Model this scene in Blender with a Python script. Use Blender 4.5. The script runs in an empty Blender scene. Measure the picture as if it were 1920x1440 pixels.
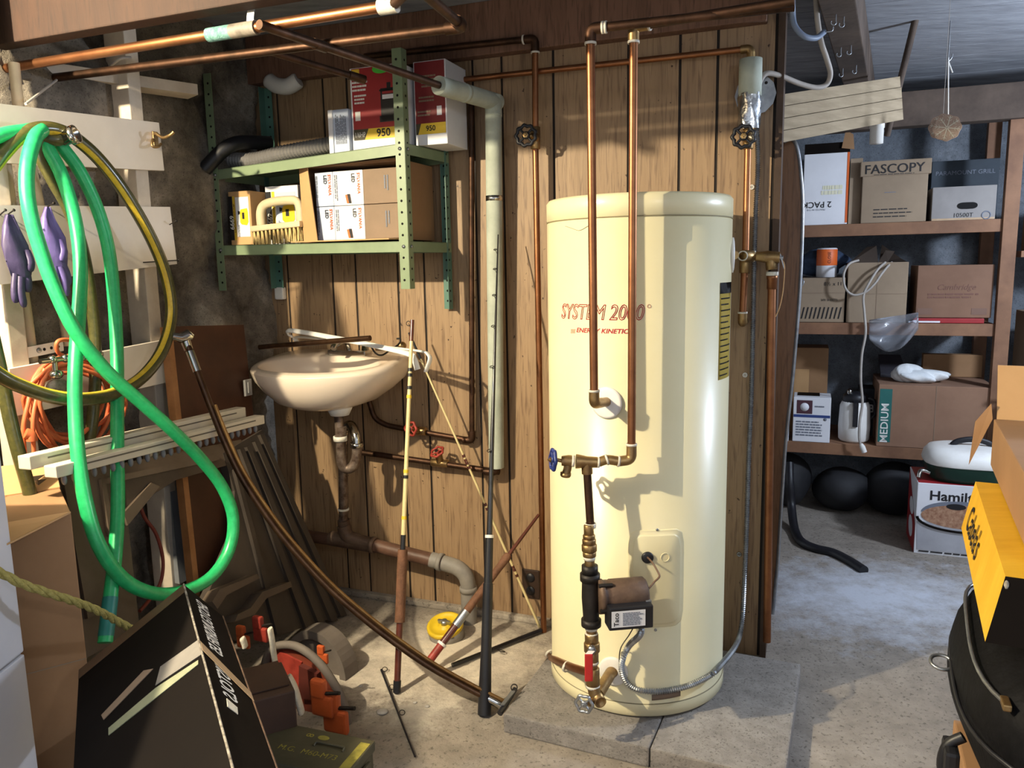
import bpy, bmesh, math, random
from mathutils import Vector as V, Matrix
random.seed(7)
SC = bpy.context.scene
COL = SC.collection
# ---------------------------------------------------------------- camera model (1920x1440 frame)
F = 1450.0; PIT = math.radians(8.6); ROL = math.radians(1.1); ZC = 1.35
def ray(u, v):
    a = (u-960)/F; b = (720-v)/F
    c, s = math.cos(ROL), math.sin(ROL)
    r = a*c+b*s; q = -a*s+b*c
    return V((r, math.cos(PIT)+q*math.sin(PIT), -math.sin(PIT)+q*math.cos(PIT)))
EYE = V((0, 0, ZC))
def Z(u, v, z=0.0):
    d = ray(u, v); return EYE+d*((z-ZC)/d.z)
def D(u, v, Y):
    d = ray(u, v); return EYE+d*(Y/d.y)
def PLN(u, v, p, n):
    d = ray(u, v); return EYE+d*((V(p)-EYE).dot(n)/d.dot(n))
# wall frames: panelled wall (axis WX, normal WN to the camera), stone wall on the left
UP = V((0, 0, 1))
W0 = V((-.741, 3.116, 0)); WX = V((.934, -.358, 0)).normalized(); WN = V((-.358, -.934, 0)).normalized()
def P(u, v, o): return PLN(u, v, W0+WN*o, WN)
def WF(s, o, z): return W0+WX*s+WN*o+UP*z
def wc(p): d = p-W0; return (d.dot(WX), d.dot(WN), p.z)
KC = V((-.985, 3.21, 0)); la = math.radians(22)
LX = V((-math.sin(la), -math.cos(la), 0)); LN = V((math.cos(la), -math.sin(la), 0))
def L(u, v, o): return PLN(u, v, KC+LN*o, LN)
def LF(t, o, z): return KC+LX*t+LN*o+UP*z
def lc(p): d = p-KC; return (d.dot(LX), d.dot(LN), p.z)
TC = V((.38, 2.32, 0)); TR = .268
def TK(u, v, o=0.0):
    d = ray(u, v); R = TR+o
    a = d.x*d.x+d.y*d.y; b = -2*(d.x*TC.x+d.y*TC.y); c = TC.x**2+TC.y**2-R*R
    disc = max(b*b-4*a*c, 0)
    return EYE+d*((-b-math.sqrt(disc))/(2*a))
def tn(p): n = p-TC; n.z = 0; return n.normalized()

# ---------------------------------------------------------------- materials
def lin(h):
    if isinstance(h, str):
        h = tuple(int(h[i:i+2], 16)/255 for i in (0, 2, 4))
    return tuple(c/12.92 if c <= .04045 else ((c+.055)/1.055)**2.4 for c in h)+(1,)
MC = {}
def mat(key, c1, c2=None, scale=6, rough=.6, metal=0, bump=0, bscale=None, stretch=(1, 1, 1), detail=6, pos=(.35, .65), spec=.4, rot=(0,0,0), coat=0):
    if key in MC: return MC[key]
    m = bpy.data.materials.new(key); m.use_nodes = True
    N = m.node_tree.nodes; K = m.node_tree.links; b = N['Principled BSDF']
    b.inputs['Roughness'].default_value = rough; b.inputs['Metallic'].default_value = metal
    b.inputs['Specular IOR Level'].default_value = spec
    if coat: b.inputs['Coat Weight'].default_value = coat; b.inputs['Coat Roughness'].default_value = .15
    tc = N.new('ShaderNodeTexCoord'); mp = N.new('ShaderNodeMapping'); mp.inputs['Scale'].default_value = stretch
    mp.inputs['Rotation'].default_value = rot
    K.new(tc.outputs['Object'], mp.inputs[0])
    no = N.new('ShaderNodeTexNoise'); no.inputs['Scale'].default_value = scale; no.inputs['Detail'].default_value = detail
    no.inputs['Roughness'].default_value = .65
    K.new(mp.outputs[0], no.inputs['Vector'])
    cr = N.new('ShaderNodeValToRGB')
    cr.color_ramp.elements[0].position = pos[0]; cr.color_ramp.elements[1].position = pos[1]
    cr.color_ramp.elements[0].color = lin(c1); cr.color_ramp.elements[1].color = lin(c2 or c1)
    K.new(no.outputs['Fac'], cr.inputs[0]); K.new(cr.outputs[0], b.inputs['Base Color'])
    if bump:
        n2 = N.new('ShaderNodeTexNoise'); n2.inputs['Scale'].default_value = bscale or scale*4; n2.inputs['Detail'].default_value = 8
        K.new(mp.outputs[0], n2.inputs['Vector'])
        bp = N.new('ShaderNodeBump'); bp.inputs['Strength'].default_value = bump; bp.inputs['Distance'].default_value = .01
        K.new(n2.outputs['Fac'], bp.inputs['Height']); K.new(bp.outputs[0], b.inputs['Normal'])
    MC[key] = m
    return m
def node_mat(key):
    m = bpy.data.materials.new(key); m.use_nodes = True; MC[key] = m
    return m, m.node_tree.nodes, m.node_tree.links, m.node_tree.nodes['Principled BSDF']
def ramp(N, pts):
    r = N.new('ShaderNodeValToRGB'); e = r.color_ramp.elements
    while len(e) < len(pts): e.new(.5)
    for i, (p, c) in enumerate(pts): e[i].position = p; e[i].color = lin(c)
    return r
def mix(N, K, f, a, b, mode='MIX'):
    x = N.new('ShaderNodeMix'); x.data_type = 'RGBA'; x.blend_type = mode
    if isinstance(f, (int, float)): x.inputs[0].default_value = f
    else: K.new(f, x.inputs[0])
    for i, s in ((6, a), (7, b)):
        if isinstance(s, (str, tuple)): x.inputs[i].default_value = lin(s)
        else: K.new(s, x.inputs[i])
    return x.outputs[2]
def noise(N, K, vec, scale, detail=6, rough=.6):
    n = N.new('ShaderNodeTexNoise'); n.inputs['Scale'].default_value = scale; n.inputs['Detail'].default_value = detail
    n.inputs['Roughness'].default_value = rough; K.new(vec, n.inputs['Vector']); return n.outputs['Fac']
def bumpn(N, K, b, h, st=.4, dist=.01):
    bp = N.new('ShaderNodeBump'); bp.inputs['Strength'].default_value = st; bp.inputs['Distance'].default_value = dist
    K.new(h, bp.inputs['Height']); K.new(bp.outputs[0], b.inputs['Normal'])

def wood_mat(key, c1, c2, c3, axis_scale=(9, 9, .7), rough=.55, rot=(0,0,0), fleck=True):
    m, N, K, b = node_mat(key)
    tc = N.new('ShaderNodeTexCoord'); mp = N.new('ShaderNodeMapping'); mp.inputs['Scale'].default_value = axis_scale; mp.inputs['Rotation'].default_value = rot
    K.new(tc.outputs['Object'], mp.inputs[0])
    n1 = noise(N, K, mp.outputs[0], 3.2, 5, .6)
    w = N.new('ShaderNodeTexNoise'); w.inputs['Scale'].default_value = 14; w.inputs['Detail'].default_value = 4; w.inputs['Distortion'].default_value = .6
    K.new(mp.outputs[0], w.inputs['Vector'])
    r1 = ramp(N, [(.3, c1), (.7, c2)]); K.new(n1, r1.inputs[0])
    r2 = ramp(N, [(.5, (0, 0, 0)), (.68, (1, 1, 1))]); K.new(w.outputs['Fac'], r2.inputs[0])
    out = mix(N, K, r2.outputs[0], r1.outputs[0], c3)
    if fleck:
        n3 = noise(N, K, tc.outputs['Object'], 55, 3, .5)
        r3 = ramp(N, [(.70, (0, 0, 0)), (.74, (1, 1, 1))]); K.new(n3, r3.inputs[0])
        out = mix(N, K, r3.outputs[0], out, '3a2412')
    K.new(out, b.inputs['Base Color']); b.inputs['Roughness'].default_value = rough
    bumpn(N, K, b, w.outputs['Fac'], .15, .004)
    return m
ANG = math.atan2(WX.y, WX.x)
PANEL = wood_mat('wood_panelling', '8d7254', '9c8060', '765c43', (9, 9, .55), .55, (0, 0, -ANG))
GROOVE = mat('panel_groove_paint', '1d130c', rough=.7)
BEAM2 = wood_mat('header_beam_wood', '654735', '785744', '573c2c', (9, 9, .9), .8, (0, math.pi/2, ANG), False)
BEAM = wood_mat('old_beam_wood', '2b180e', '362013', '26150c', (9, 9, .9), .8, (0, math.pi/2, ANG), False)
JOIST = mat('dusty_joist_wood', '40352e', '5a4c42', 5, .85, bump=.3, stretch=(1, 1, 1))
SUBF = mat('subfloor_boards', '7a7c82', '979aa0', 4, .85, bump=.25, stretch=(1, 5, 1))
LUMB = mat('pale_lumber', '85755c', '9d8c72', 6, .8, bump=.15, stretch=(1, 1, 6))
PINE = mat('shelf_pine', '6e4d38', '8a6449', 5, .7, bump=.15, stretch=(1, 1, 1))
WPINE = mat('whitewashed_wood', 'b5a898', 'cfc3b2', 6, .75, bump=.15)
HARDB = mat('hardboard', '3d2113', '54301d', 3, .55, bump=.05)
COP = mat('copper_pipe', '7e5136', '9c6a48', 14, .4, .9, pos=(.3, .7))
COPD = mat('dark_copper_pipe', '38291f', '563d2f', 18, .5, .85)
BRASS = mat('tarnished_brass', '84694a', 'a68a5c', 20, .42, .9, bump=.1)
SOLD = mat('pale_joint_compound', 'd8d4c8', 'b9b2a4', 40, .6)
CHR = mat('chrome', 'c9c7c2', 'a5a29c', 12, .14, 1)
RUSTC = mat('rusty_drain_pipe', '4a372c', '8d7d70', 22, .45, .6, bump=.25)
STEEL = mat('galvanised_steel', '8e9196', 'adb0b3', 25, .38, .9)
IRON = mat('brown_cast_iron', '4f3c31', '6d5848', 12, .6, .3, bump=.2)
GPVC = mat('grey_drain_pipe', '77726c', '8b857d', 12, .55)
INSUL = mat('pipe_insulation_foam', '9da396', 'b2b8aa', 9, .85, bump=.1)
FOIL = mat('foil_tape', 'b6b8ba', 'd7d8d8', 7, .22, 1, bump=.5, bscale=22)
BLK = mat('black_plastic', '15151a', '202024', 8, .45)
BLKM = mat('black_iron', '1f1c1a', '2d2825', 16, .5, .4, bump=.15)
WHT = mat('white_plastic', 'd9d6d0', 'e6e4df', 8, .45)
GREYP = mat('grey_plastic', '77777a', '8a898b', 8, .5)
CREAM = mat('cream_enamel', 'd9cfa8', 'ddd4b0', 3, .36, coat=.15)
REDI = mat('red_handwheel_paint', '9c3a2e', '7c2a20', 30, .5)
BLUI = mat('blue_handwheel_paint', '2b3a80', '1e2a5c', 30, .4)
REDV = mat('red_vinyl', 'b82a2a', 'a32222', 10, .4)
PORC = mat('almond_porcelain', 'dfcdb9', 'e4d4c2', 2, .2, coat=.5)
GSHELF = mat('green_shelf_enamel', '6f7f62', '7b8b6c', 6, .42)
GSHELF2 = mat('green_shelf_enamel_dark', '4f7468', '587d70', 6, .42)
HOLE = mat('dark_hole', '0d0c0b', rough=.9)
CARD = mat('cardboard', '8a6848', '9a7654', 3, .85, bump=.05)
CARDL = mat('cardboard_light', 'b08a5e', 'bd966a', 3, .85, bump=.05)
CARDG = mat('cardboard_greyed', '85735f', '94816b', 3, .85, bump=.05)
PAPW = mat('white_carton', 'd4d4d8', 'dedee2', 4, .6)
PAPG = mat('pale_blue_carton', 'aab4c8', 'b6bfd0', 5, .6)
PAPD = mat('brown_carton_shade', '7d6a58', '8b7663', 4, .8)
RED = mat('red_carton', '8e1f24', '9c262a', 5, .5)
DRED = mat('dark_red_carton', '6f1a1f', '7a1e22', 5, .5)
YEL = mat('yellow_print', 'd9b52a', 'e0bd3a', 6, .5)
ORG = mat('orange_print', 'd2642a', 'cf5a22', 6, .5)
INK = mat('black_ink', '17161a', rough=.6)
REDINK = mat('red_ink', 'a8202c', rough=.5)
WINK = mat('white_ink', 'd8d6d0', rough=.6)
GRINK = mat('grey_ink', '6f7480', rough=.6)
GREENST = mat('green_sticker', '49b83a', rough=.5)
TEALP = mat('teal_print', '1d5a55', '24635d', 6, .6)
HOSEG = mat('green_hose', '1f9d5c', '2bb06a', 60, .35, stretch=(1, 1, 1), coat=.2)
OLIVE = mat('olive_hose', '3c3c20', '504d28', 80, .3, coat=.3)
HYEL = mat('hose_yellow_stripe', 'b89a28', 'cdb03a', 60, .35)
ORC = mat('orange_cord', 'c4623a', 'cf7048', 30, .5)
PURP = mat('purple_nitrile', '5a4c86', '6d5f9c', 9, .5, bump=.2, bscale=30)
PURPD = mat('dark_purple_nitrile', '3c3352', '4b4068', 9, .5, bump=.2, bscale=30)
WPAINT = mat('white_painted_wood', 'c9beb0', 'd8cec2', 3, .55, bump=.08, pos=(.3, .7))
DBRN = mat('dark_brown_moulded_plastic', '52463c', '625447', 5, .5, bump=.06)
DBRN2 = mat('black_brown_moulded_plastic', '38312c', '463e37', 5, .5, bump=.06)
BLKC = mat('black_printed_carton', '100c0a', '16110e', 4, .7, bump=.05, spec=.06)
WORN = mat('worn_carton_edge', 'a39c8e', '4d4238', 60, .8)
OLIV = mat('olive_drab_paint', '3a3626', '47422f', 6, .55, bump=.1)
YST = mat('faded_yellow_stencil', '8f8434', '6c6428', 40, .7)
ORP = mat('orange_plastic', 'b8562c', 'a3481f', 8, .5)
RBR = mat('red_brown_plastic', '7c3a28', '6a2e20', 6, .5)
GRYS = mat('grey_rubber', '5c544e', '6b625a', 8, .7)
FOAMW = mat('white_foam_strip', 'c7bfae', 'd6cfbe', 60, .7, bump=.3)
TAPE = mat('grey_duct_tape', '75706a', '837d76', 14, .55)
TANTAPE = mat('tan_tape', 'a68a68', 'b3987a', 14, .5)
ROPE = mat('yellow_rope', '8f8344', 'a89c5a', 90, .8, bump=.5)
RWIRE = mat('dark_red_wire', '6a2a20', '7a3328', 20, .55)
RODC = mat('cream_rod_blank', 'd3c08a', 'dccb98', 20, .3, coat=.4)
RODB = mat('black_rod_blank', '16161a', '232329', 20, .3, coat=.3)
RODR = mat('maroon_rod_blank', '4a241e', '5c3026', 20, .3, coat=.3)
CORK = mat('worn_cork', '5e3f2b', '75503a', 35, .75, bump=.25)
BRNZ = mat('bronze_tube', '3c2a20', '5f4632', 10, .28, .8)
YCAP = mat('yellow_cap', 'd0ae1c', 'dab92c', 12, .45)
OUTL = mat('brown_bakelite', '2e2019', '3a2a20', 8, .4)
PVCW = mat('white_pvc', 'cfcdc8', 'd9d7d2', 6, .4)
CABB = mat('blue_grey_cable', '6d7a90', '7b879b', 9, .5)
CABW = mat('dusty_white_cable', '9a938c', 'aaa39b', 12, .6)
YLBL = mat('yellow_label', 'c9b04a', 'd2ba58', 9, .5)
CLOTH = mat('white_cloth', 'c8cdd0', 'e0e2e2', 12, .8)
JEANS = mat('blue_denim', '2c3c54', '3f506a', 20, .85, bump=.3)
BAGB = mat('black_nylon', '08080a', '101013', 30, .6, bump=.2, bscale=60, spec=.12)
YBOX = mat('yellow_fibreboard', 'cf9b1a', 'dfae2e', 5, .55, bump=.05, stretch=(1, 4, 1))
GREEND = mat('dark_green_enamel', '15392f', '1b4438', 6, .3)
SURF = wood_mat('varnished_board', '7a5638', '90684a', '6a4930', (7, 7, .6), .45, (0, 0, 0), False)
TILE = mat('grey_blue_plastic', '5e6c7d', '72808f', 10, .4)
GLASSY = mat('dusty_metal_fixture', '5c5c60', '9a9a9e', 18, .35, .7)
PLANTG = mat('camouflage_print', '6f7a5c', 'a9ab8e', 30, .7)
def clear_mat():
    m, N, K, b = node_mat('clear_plastic_film')
    b.inputs['Base Color'].default_value = lin('dfe3ec'); b.inputs['Transmission Weight'].default_value = .85
    b.inputs['Roughness'].default_value = .12; b.inputs['IOR'].default_value = 1.2; return m
FILM = clear_mat()
def concrete(key, a, b_, c, white=None, wpos=None, sc=1.0, spot='5a5045'):
    m, N, K, b = node_mat(key)
    tc = N.new('ShaderNodeTexCoord'); v = tc.outputs['Object']
    n1 = noise(N, K, v, 1.6*sc, 8, .65); n2 = noise(N, K, v, 14*sc, 8, .7); n3 = noise(N, K, v, 70*sc, 5, .7)
    r1 = ramp(N, [(.32, a), (.55, b_), (.72, c)]); K.new(n1, r1.inputs[0])
    r2 = ramp(N, [(.3, (.62, .62, .62)), (.7, (1, 1, 1))]); K.new(n2, r2.inputs[0])
    o = mix(N, K, .55, r1.outputs[0], r2.outputs[0], 'MULTIPLY')
    r3 = ramp(N, [(.37, spot), (.44, (1, 1, 1))]); K.new(n3, r3.inputs[0])
    o = mix(N, K, .6, o, r3.outputs[0], 'MULTIPLY')
    for (cx, cy, rx, ry, colr, th) in (white or []):
        mp = N.new('ShaderNodeMapping'); mp.inputs['Location'].default_value = (-cx/rx, -cy/ry, 0); mp.inputs['Scale'].default_value = (1/rx, 1/ry, 0)
        K.new(v, mp.inputs[0])
        ln = N.new('ShaderNodeVectorMath'); ln.operation = 'LENGTH'; K.new(mp.outputs[0], ln.inputs[0])
        n4 = noise(N, K, v, 9, 8, .75)
        ad = N.new('ShaderNodeMath'); ad.operation = 'MULTIPLY_ADD'; K.new(n4, ad.inputs[0]); ad.inputs[1].default_value = 1.6; K.new(ln.outputs['Value'], ad.inputs[2])
        rr = ramp(N, [(max(th-.12, 0), (1, 1, 1)), (min(th+.22, 1), (0, 0, 0))])
        dv = N.new('ShaderNodeMath'); dv.operation = 'MULTIPLY'; dv.inputs[1].default_value = .5; K.new(ad.outputs[0], dv.inputs[0]); K.new(dv.outputs[0], rr.inputs[0])
        o = mix(N, K, rr.outputs[0], o, colr)
    K.new(o, b.inputs['Base Color']); b.inputs['Roughness'].default_value = .85
    add = N.new('ShaderNodeMath'); add.operation = 'ADD'; K.new(n2, add.inputs[0]); K.new(n3, add.inputs[1])
    bumpn(N, K, b, add.outputs[0], .5, .008)
    return m

# ---------------------------------------------------------------- mesh builder
def cat(pts, n=8, closed=False):
    pts = [V(p) for p in pts]
    if len(pts) < 3: return pts
    out = []
    m = len(pts); rng = m if closed else m-1
    for i in range(rng):
        if closed: p0, p1, p2, p3 = (pts[(i+k) % m] for k in (-1, 0, 1, 2))
        else: p0, p1, p2, p3 = pts[max(i-1, 0)], pts[i], pts[i+1], pts[min(i+2, m-1)]
        for k in range(n):
            t = k/n
            out.append(.5*((2*p1)+(p2-p0)*t+(2*p0-5*p1+4*p2-p3)*t*t+(3*p1-p0-3*p2+p3)*t**3))
    if not closed: out.append(pts[-1])
    return out
def rounded(pts, rad, n=5):
    """polyline with its corners rounded (pipe runs with elbows)"""
    pts = [V(p) for p in pts]; out = [pts[0]]
    for i in range(1, len(pts)-1):
        a, b, c = pts[i-1], pts[i], pts[i+1]
        r = min(rad, (a-b).length*.45, (c-b).length*.45)
        p = b+(a-b).normalized()*r; q = b+(c-b).normalized()*r
        for k in range(n+1):
            t = k/n; out.append(p*(1-t)**2+b*2*t*(1-t)+q*t*t)
    out.append(pts[-1]); return out
def resample(path, step):
    out = [path[0].copy()]; acc = 0
    for a, b in zip(path, path[1:]):
        d = (b-a).length; 
        if d < 1e-9: continue
        while acc+d >= step:
            t = (step-acc)/d; a = a.lerp(b, t); out.append(a.copy()); d = (b-a).length; acc = 0
            if d < 1e-9: break
        acc += d
    return out
class MB:
    def __init__(s): s.v = []; s.f = []; s.sm = []; s.mi = []
    def add(s, vs, fs, smooth=False, mi=0):
        o = len(s.v); s.v += [V(p) for p in vs]; s.f += [tuple(i+o for i in f) for f in fs]; s.sm += [smooth]*len(fs); s.mi += [mi]*len(fs); return s
    def prism(s, poly, vec, mi=0):
        poly = [V(p) for p in poly]; vec = V(vec); n = len(poly)
        nn = V((0, 0, 0))
        for i in range(n): nn += (poly[i]-poly[0]).cross(poly[(i+1) % n]-poly[0])
        if nn.dot(vec) > 0: poly = poly[::-1]
        vs = poly+[p+vec for p in poly]
        fs = [tuple(range(n)), tuple(range(2*n-1, n-1, -1))]
        fs += [((i+1) % n, i, i+n, (i+1) % n+n) for i in range(n)]
        return s.add(vs, fs, False, mi)
    def bar(s, a, b, wv, hv, mi=0):
        """bar from a to b with cross-section full vectors wv, hv (centred)"""
        a, b, wv, hv = V(a), V(b), V(wv)/2, V(hv)/2
        return s.prism([a-wv-hv, a+wv-hv, a+wv+hv, a-wv+hv], b-a, mi)
    def box(s, c, X, Y, Zv, bev=0, mi=0, seg=2):
        """box by centre and full edge vectors"""
        c, X, Y, Zv = V(c), V(X), V(Y), V(Zv)
        if not bev:
            return s.bar(c-Zv/2, c+Zv/2, X, Y, mi)
        bm = bmesh.new(); bmesh.ops.create_cube(bm, size=1)
        for v in bm.verts: v.co = c+X*v.co.x+Y*v.co.y+Zv*v.co.z
        bmesh.ops.recalc_face_normals(bm, faces=bm.faces)
        bmesh.ops.bevel(bm, geom=bm.edges[:], offset=bev, segments=seg, affect='EDGES', profile=.6)
        bm.verts.index_update()
        s.add([v.co.copy() for v in bm.verts], [tuple(v.index for v in f.verts) for f in bm.faces], False, mi); bm.free(); return s
    def tube(s, path, r, seg=12, caps=True, smooth=True, mi=0, flat=None, stripe=None):
        path = [V(p) for p in path]; n = len(path)
        rs = r if isinstance(r, (list, tuple)) else [r]*n
        t0 = (path[1]-path[0]).normalized()
        ref = UP if abs(t0.z) < .9 else V((1, 0, 0))
        x = t0.cross(ref).normalized(); vs = []
        for i, p in enumerate(path):
            t = (path[min(i+1, n-1)]-path[max(i-1, 0)])
            t = t.normalized() if t.length > 1e-9 else t0
            x = (x-t*x.dot(t)).normalized(); y = t.cross(x)
            for k in range(seg):
                a = 2*math.pi*k/seg
                vs.append(p+(x*math.cos(a)+y*math.sin(a)*(flat or 1))*rs[i])
        fs = []
        for i in range(n-1):
            for k in range(seg):
                fs.append((i*seg+k, i*seg+(k+1) % seg, (i+1)*seg+(k+1) % seg, (i+1)*seg+k))
        if stripe:
            o = len(s.f); s.add(vs, fs, smooth, mi)
            for j in range(len(fs)):
                if (j % seg) in stripe: s.mi[o+j] = 1
        else: s.add(vs, fs, smooth, mi)
        if caps:
            s.add(vs[:seg], [tuple(range(seg-1, -1, -1))], False, mi); s.add(vs[-seg:], [tuple(range(seg))], False, mi)
        return s
    def cyl(s, a, b, r, seg=16, mi=0, r2=None):
        return s.tube([a, b], [r, r if r2 is None else r2], seg, True, True, mi)
    def lathe(s, o, ax, prof, seg=24, smooth=True, mi=0, closed=False):
        """prof: (radius, height along ax)"""
        o, ax = V(o), V(ax).normalized()
        x = ax.cross(UP if abs(ax.z) < .9 else V((1, 0, 0))).normalized(); y = ax.cross(x)
        vs = []; fs = []; m = len(prof)
        for (r, h) in prof:
            for k in range(seg):
                a = 2*math.pi*k/seg; vs.append(o+ax*h+(x*math.cos(a)+y*math.sin(a))*max(r, 1e-5))
        for i in range(m if closed else m-1):
            j = (i+1) % m
            for k in range(seg):
                fs.append((i*seg+k, i*seg+(k+1) % seg, j*seg+(k+1) % seg, j*seg+k))
        return s.add(vs, fs, smooth, mi)
    def torus(s, o, ax, R, r, seg=24, rs=8, mi=0, wob=0, lobes=0):
        o, ax = V(o), V(ax).normalized()
        x = ax.cross(UP if abs(ax.z) < .9 else V((1, 0, 0))).normalized(); y = ax.cross(x)
        pts = [o+(x*math.cos(a)+y*math.sin(a))*(R*(1+wob*math.cos(lobes*a))) for a in (2*math.pi*k/seg for k in range(seg))]
        vs = []; fs = []
        for i, p in enumerate(pts):
            rd = (p-o).normalized()
            for k in range(rs):
                a = 2*math.pi*k/rs; vs.append(p+(rd*math.cos(a)+ax*math.sin(a))*r)
        for i in range(seg):
            for k in range(rs):
                fs.append((i*rs+k, i*rs+(k+1) % rs, ((i+1) % seg)*rs+(k+1) % rs, ((i+1) % seg)*rs+k))
        return s.add(vs, fs, True, mi)
    def loft(s, rings, caps=True, smooth=True, mi=0, closed=True):
        n = len(rings[0]); vs = [p for r in rings for p in r]; fs = []
        for i in range(len(rings)-1):
            for k in range(n if closed else n-1):
                fs.append((i*n+k, i*n+(k+1) % n, (i+1)*n+(k+1) % n, (i+1)*n+k))
        s.add(vs, fs, smooth, mi)
        if caps and closed:
            s.add(rings[0], [tuple(range(n-1, -1, -1))], False, mi); s.add(rings[-1], [tuple(range(n))], False, mi)
        return s
    def ball(s, c, X, Y, Zv, seg=20, rings=12, mi=0, fn=None):
        c, X, Y, Zv = V(c), V(X), V(Y), V(Zv); R = []
        for i in range(rings+1):
            th = math.pi*(i+.02)/(rings+.04)
            R.append([c+(X*math.cos(2*math.pi*k/seg)+Y*math.sin(2*math.pi*k/seg))*math.sin(th)*(fn(k/seg, i/rings) if fn else 1)+Zv*math.cos(th) for k in range(seg)])
        return s.loft(R, True, True, mi)
    def grid(s, fn, nu, nv, smooth=True, mi=0):
        vs = [fn(i/nu, j/nv) for j in range(nv+1) for i in range(nu+1)]
        fs = [(j*(nu+1)+i, j*(nu+1)+i+1, (j+1)*(nu+1)+i+1, (j+1)*(nu+1)+i) for j in range(nv) for i in range(nu)]
        return s.add(vs, fs, smooth, mi)
    def slab(s, fn, nu, nv, th, mi=0):
        """sheet of thickness th (vector) over a grid function"""
        th = V(th)
        vs = [fn(i/nu, j/nv) for j in range(nv+1) for i in range(nu+1)]; m = len(vs); w = nu+1
        vs2 = [p+th for p in vs]
        fs = []
        for j in range(nv):
            for i in range(nu):
                a, b, c, d = j*w+i, j*w+i+1, (j+1)*w+i+1, (j+1)*w+i
                fs += [(a, b, c, d), (m+d, m+c, m+b, m+a)]
        bd = [i for i in range(w)]+[j*w+nu for j in range(1, nv+1)]+[nv*w+i for i in range(nu-1, -1, -1)]+[j*w for j in range(nv-1, 0, -1)]
        for a, b in zip(bd, bd[1:]+bd[:1]): fs.append((b, a, m+a, m+b))
        return s.add(vs+vs2, fs, True, mi)

def mesh_obj(name, mb, mats, org):
    me = bpy.data.meshes.new(name)
    me.from_pydata([tuple(p-org) for p in mb.v], [], mb.f)
    for i, p in enumerate(me.polygons): p.use_smooth = mb.sm[i]; p.material_index = mb.mi[i]
    bm = bmesh.new(); bm.from_mesh(me); bmesh.ops.recalc_face_normals(bm, faces=bm.faces); bm.to_mesh(me); bm.free()
    for m in (mats if isinstance(mats, (list, tuple)) else [mats]): me.materials.append(m)
    o = bpy.data.objects.new(name, me); COL.objects.link(o); return o
def base_of(mbs):
    xs = [p for mb in mbs for p in mb.v]
    lo = V([min(p[i] for p in xs) for i in range(3)]); hi = V([max(p[i] for p in xs) for i in range(3)])
    return V(((lo.x+hi.x)/2, (lo.y+hi.y)/2, lo.z))
class T:
    """one thing: an Empty at its base and its parts; with a single nameless part it is one mesh"""
    def __init__(s, name, label, category, group=None): s.n, s.l, s.c, s.g, s.p = name, label, category, group, []
    def add(s, pname, mb, mats, label=None, under=None):
        s.p.append([pname, mb, mats, label, under]); return len(s.p)-1
    def done(s, mesh=False):
        org = base_of([q[1] for q in s.p])
        if len(s.p) == 1:
            o = mesh_obj(s.n, s.p[0][1], s.p[0][2], org); o.location = org
        else:
            o = bpy.data.objects.new(s.n, None); COL.objects.link(o); o.location = org; o.empty_display_size = .05
            hs = []
            for (pn, mb, mats, lab, un) in s.p:
                c = mesh_obj(pn, mb, mats, org); c.parent = o if un is None else hs[un]
                if lab: c['label'] = lab
                hs.append(c)
        o['label'] = s.l; o['category'] = s.c
        if s.g: o['group'] = s.g
        return o
def one(name, label, category, mb, mats, group=None):
    t = T(name, label, category, group); t.add(None, mb, mats); return t.done()
def struct(name, mb, mats):
    org = V((0, 0, 0)); o = mesh_obj(name, mb, mats, org); o['kind'] = 'structure'; return o
def text_mb(s, org, xd, yd, size, depth=.0008, shear=0, align='CENTER', outline=0, sx=1.0, fn=None, bold=0):
    cu = bpy.data.curves.new('txt', 'FONT'); cu.body = s; cu.size = 1; cu.align_x = align; cu.align_y = 'CENTER'; cu.shear = shear
    cu.resolution_u = 3
    if outline: cu.fill_mode = 'NONE'; cu.bevel_depth = outline/size; cu.bevel_resolution = 0
    elif bold: cu.offset = bold
    ob = bpy.data.objects.new('txt', cu); COL.objects.link(ob)
    bpy.context.view_layer.update()
    me = bpy.data.meshes.new_from_object(ob.evaluated_get(bpy.context.evaluated_depsgraph_get()))
    xd, yd = V(xd).normalized(), V(yd).normalized(); nd = xd.cross(yd)
    mb = MB()
    if fn: vs = [fn(v.co.x*size*sx, v.co.y*size, v.co.z*size) for v in me.vertices]
    else: vs = [V(org)+xd*(v.co.x*size*sx)+yd*(v.co.y*size)+nd*(depth+v.co.z*size) for v in me.vertices]
    mb.add(vs, [tuple(p.vertices) for p in me.polygons])
    bpy.data.objects.remove(ob); bpy.data.curves.remove(cu); bpy.data.meshes.remove(me)
    return mb
def lines_mb(org, xd, yd, w, h, n, gap=.5, depth=.0007, frac=None):
    """rows of fine print as thin raised bars"""
    mb = MB(); xd, yd = V(xd).normalized(), V(yd).normalized(); nd = xd.cross(yd)
    for i in range(n):
        ww = w*(frac or (.75+.25*random.random())); y = h/2-(i+.5)*h/n; a = V(org)-xd*w/2+yd*y
        hh = h/n*(1-gap); x = 0
        while x < ww-1e-4:
            k = min(ww-x, w*(.08+.14*random.random()))
            mb.prism([a+xd*x-yd*hh/2, a+xd*(x+k*.86)-yd*hh/2, a+xd*(x+k*.86)+yd*hh/2, a+xd*x+yd*hh/2], nd*depth); x += k
    return mb
def rect(org, xd, yd, w, h, depth=.0006, mb=None):
    xd, yd = V(xd).normalized(), V(yd).normalized(); nd = xd.cross(yd); mb = mb or MB(); o = V(org)
    return mb.prism([o-xd*w/2-yd*h/2, o+xd*w/2-yd*h/2, o+xd*w/2+yd*h/2, o-xd*w/2+yd*h/2], nd*depth)
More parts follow.
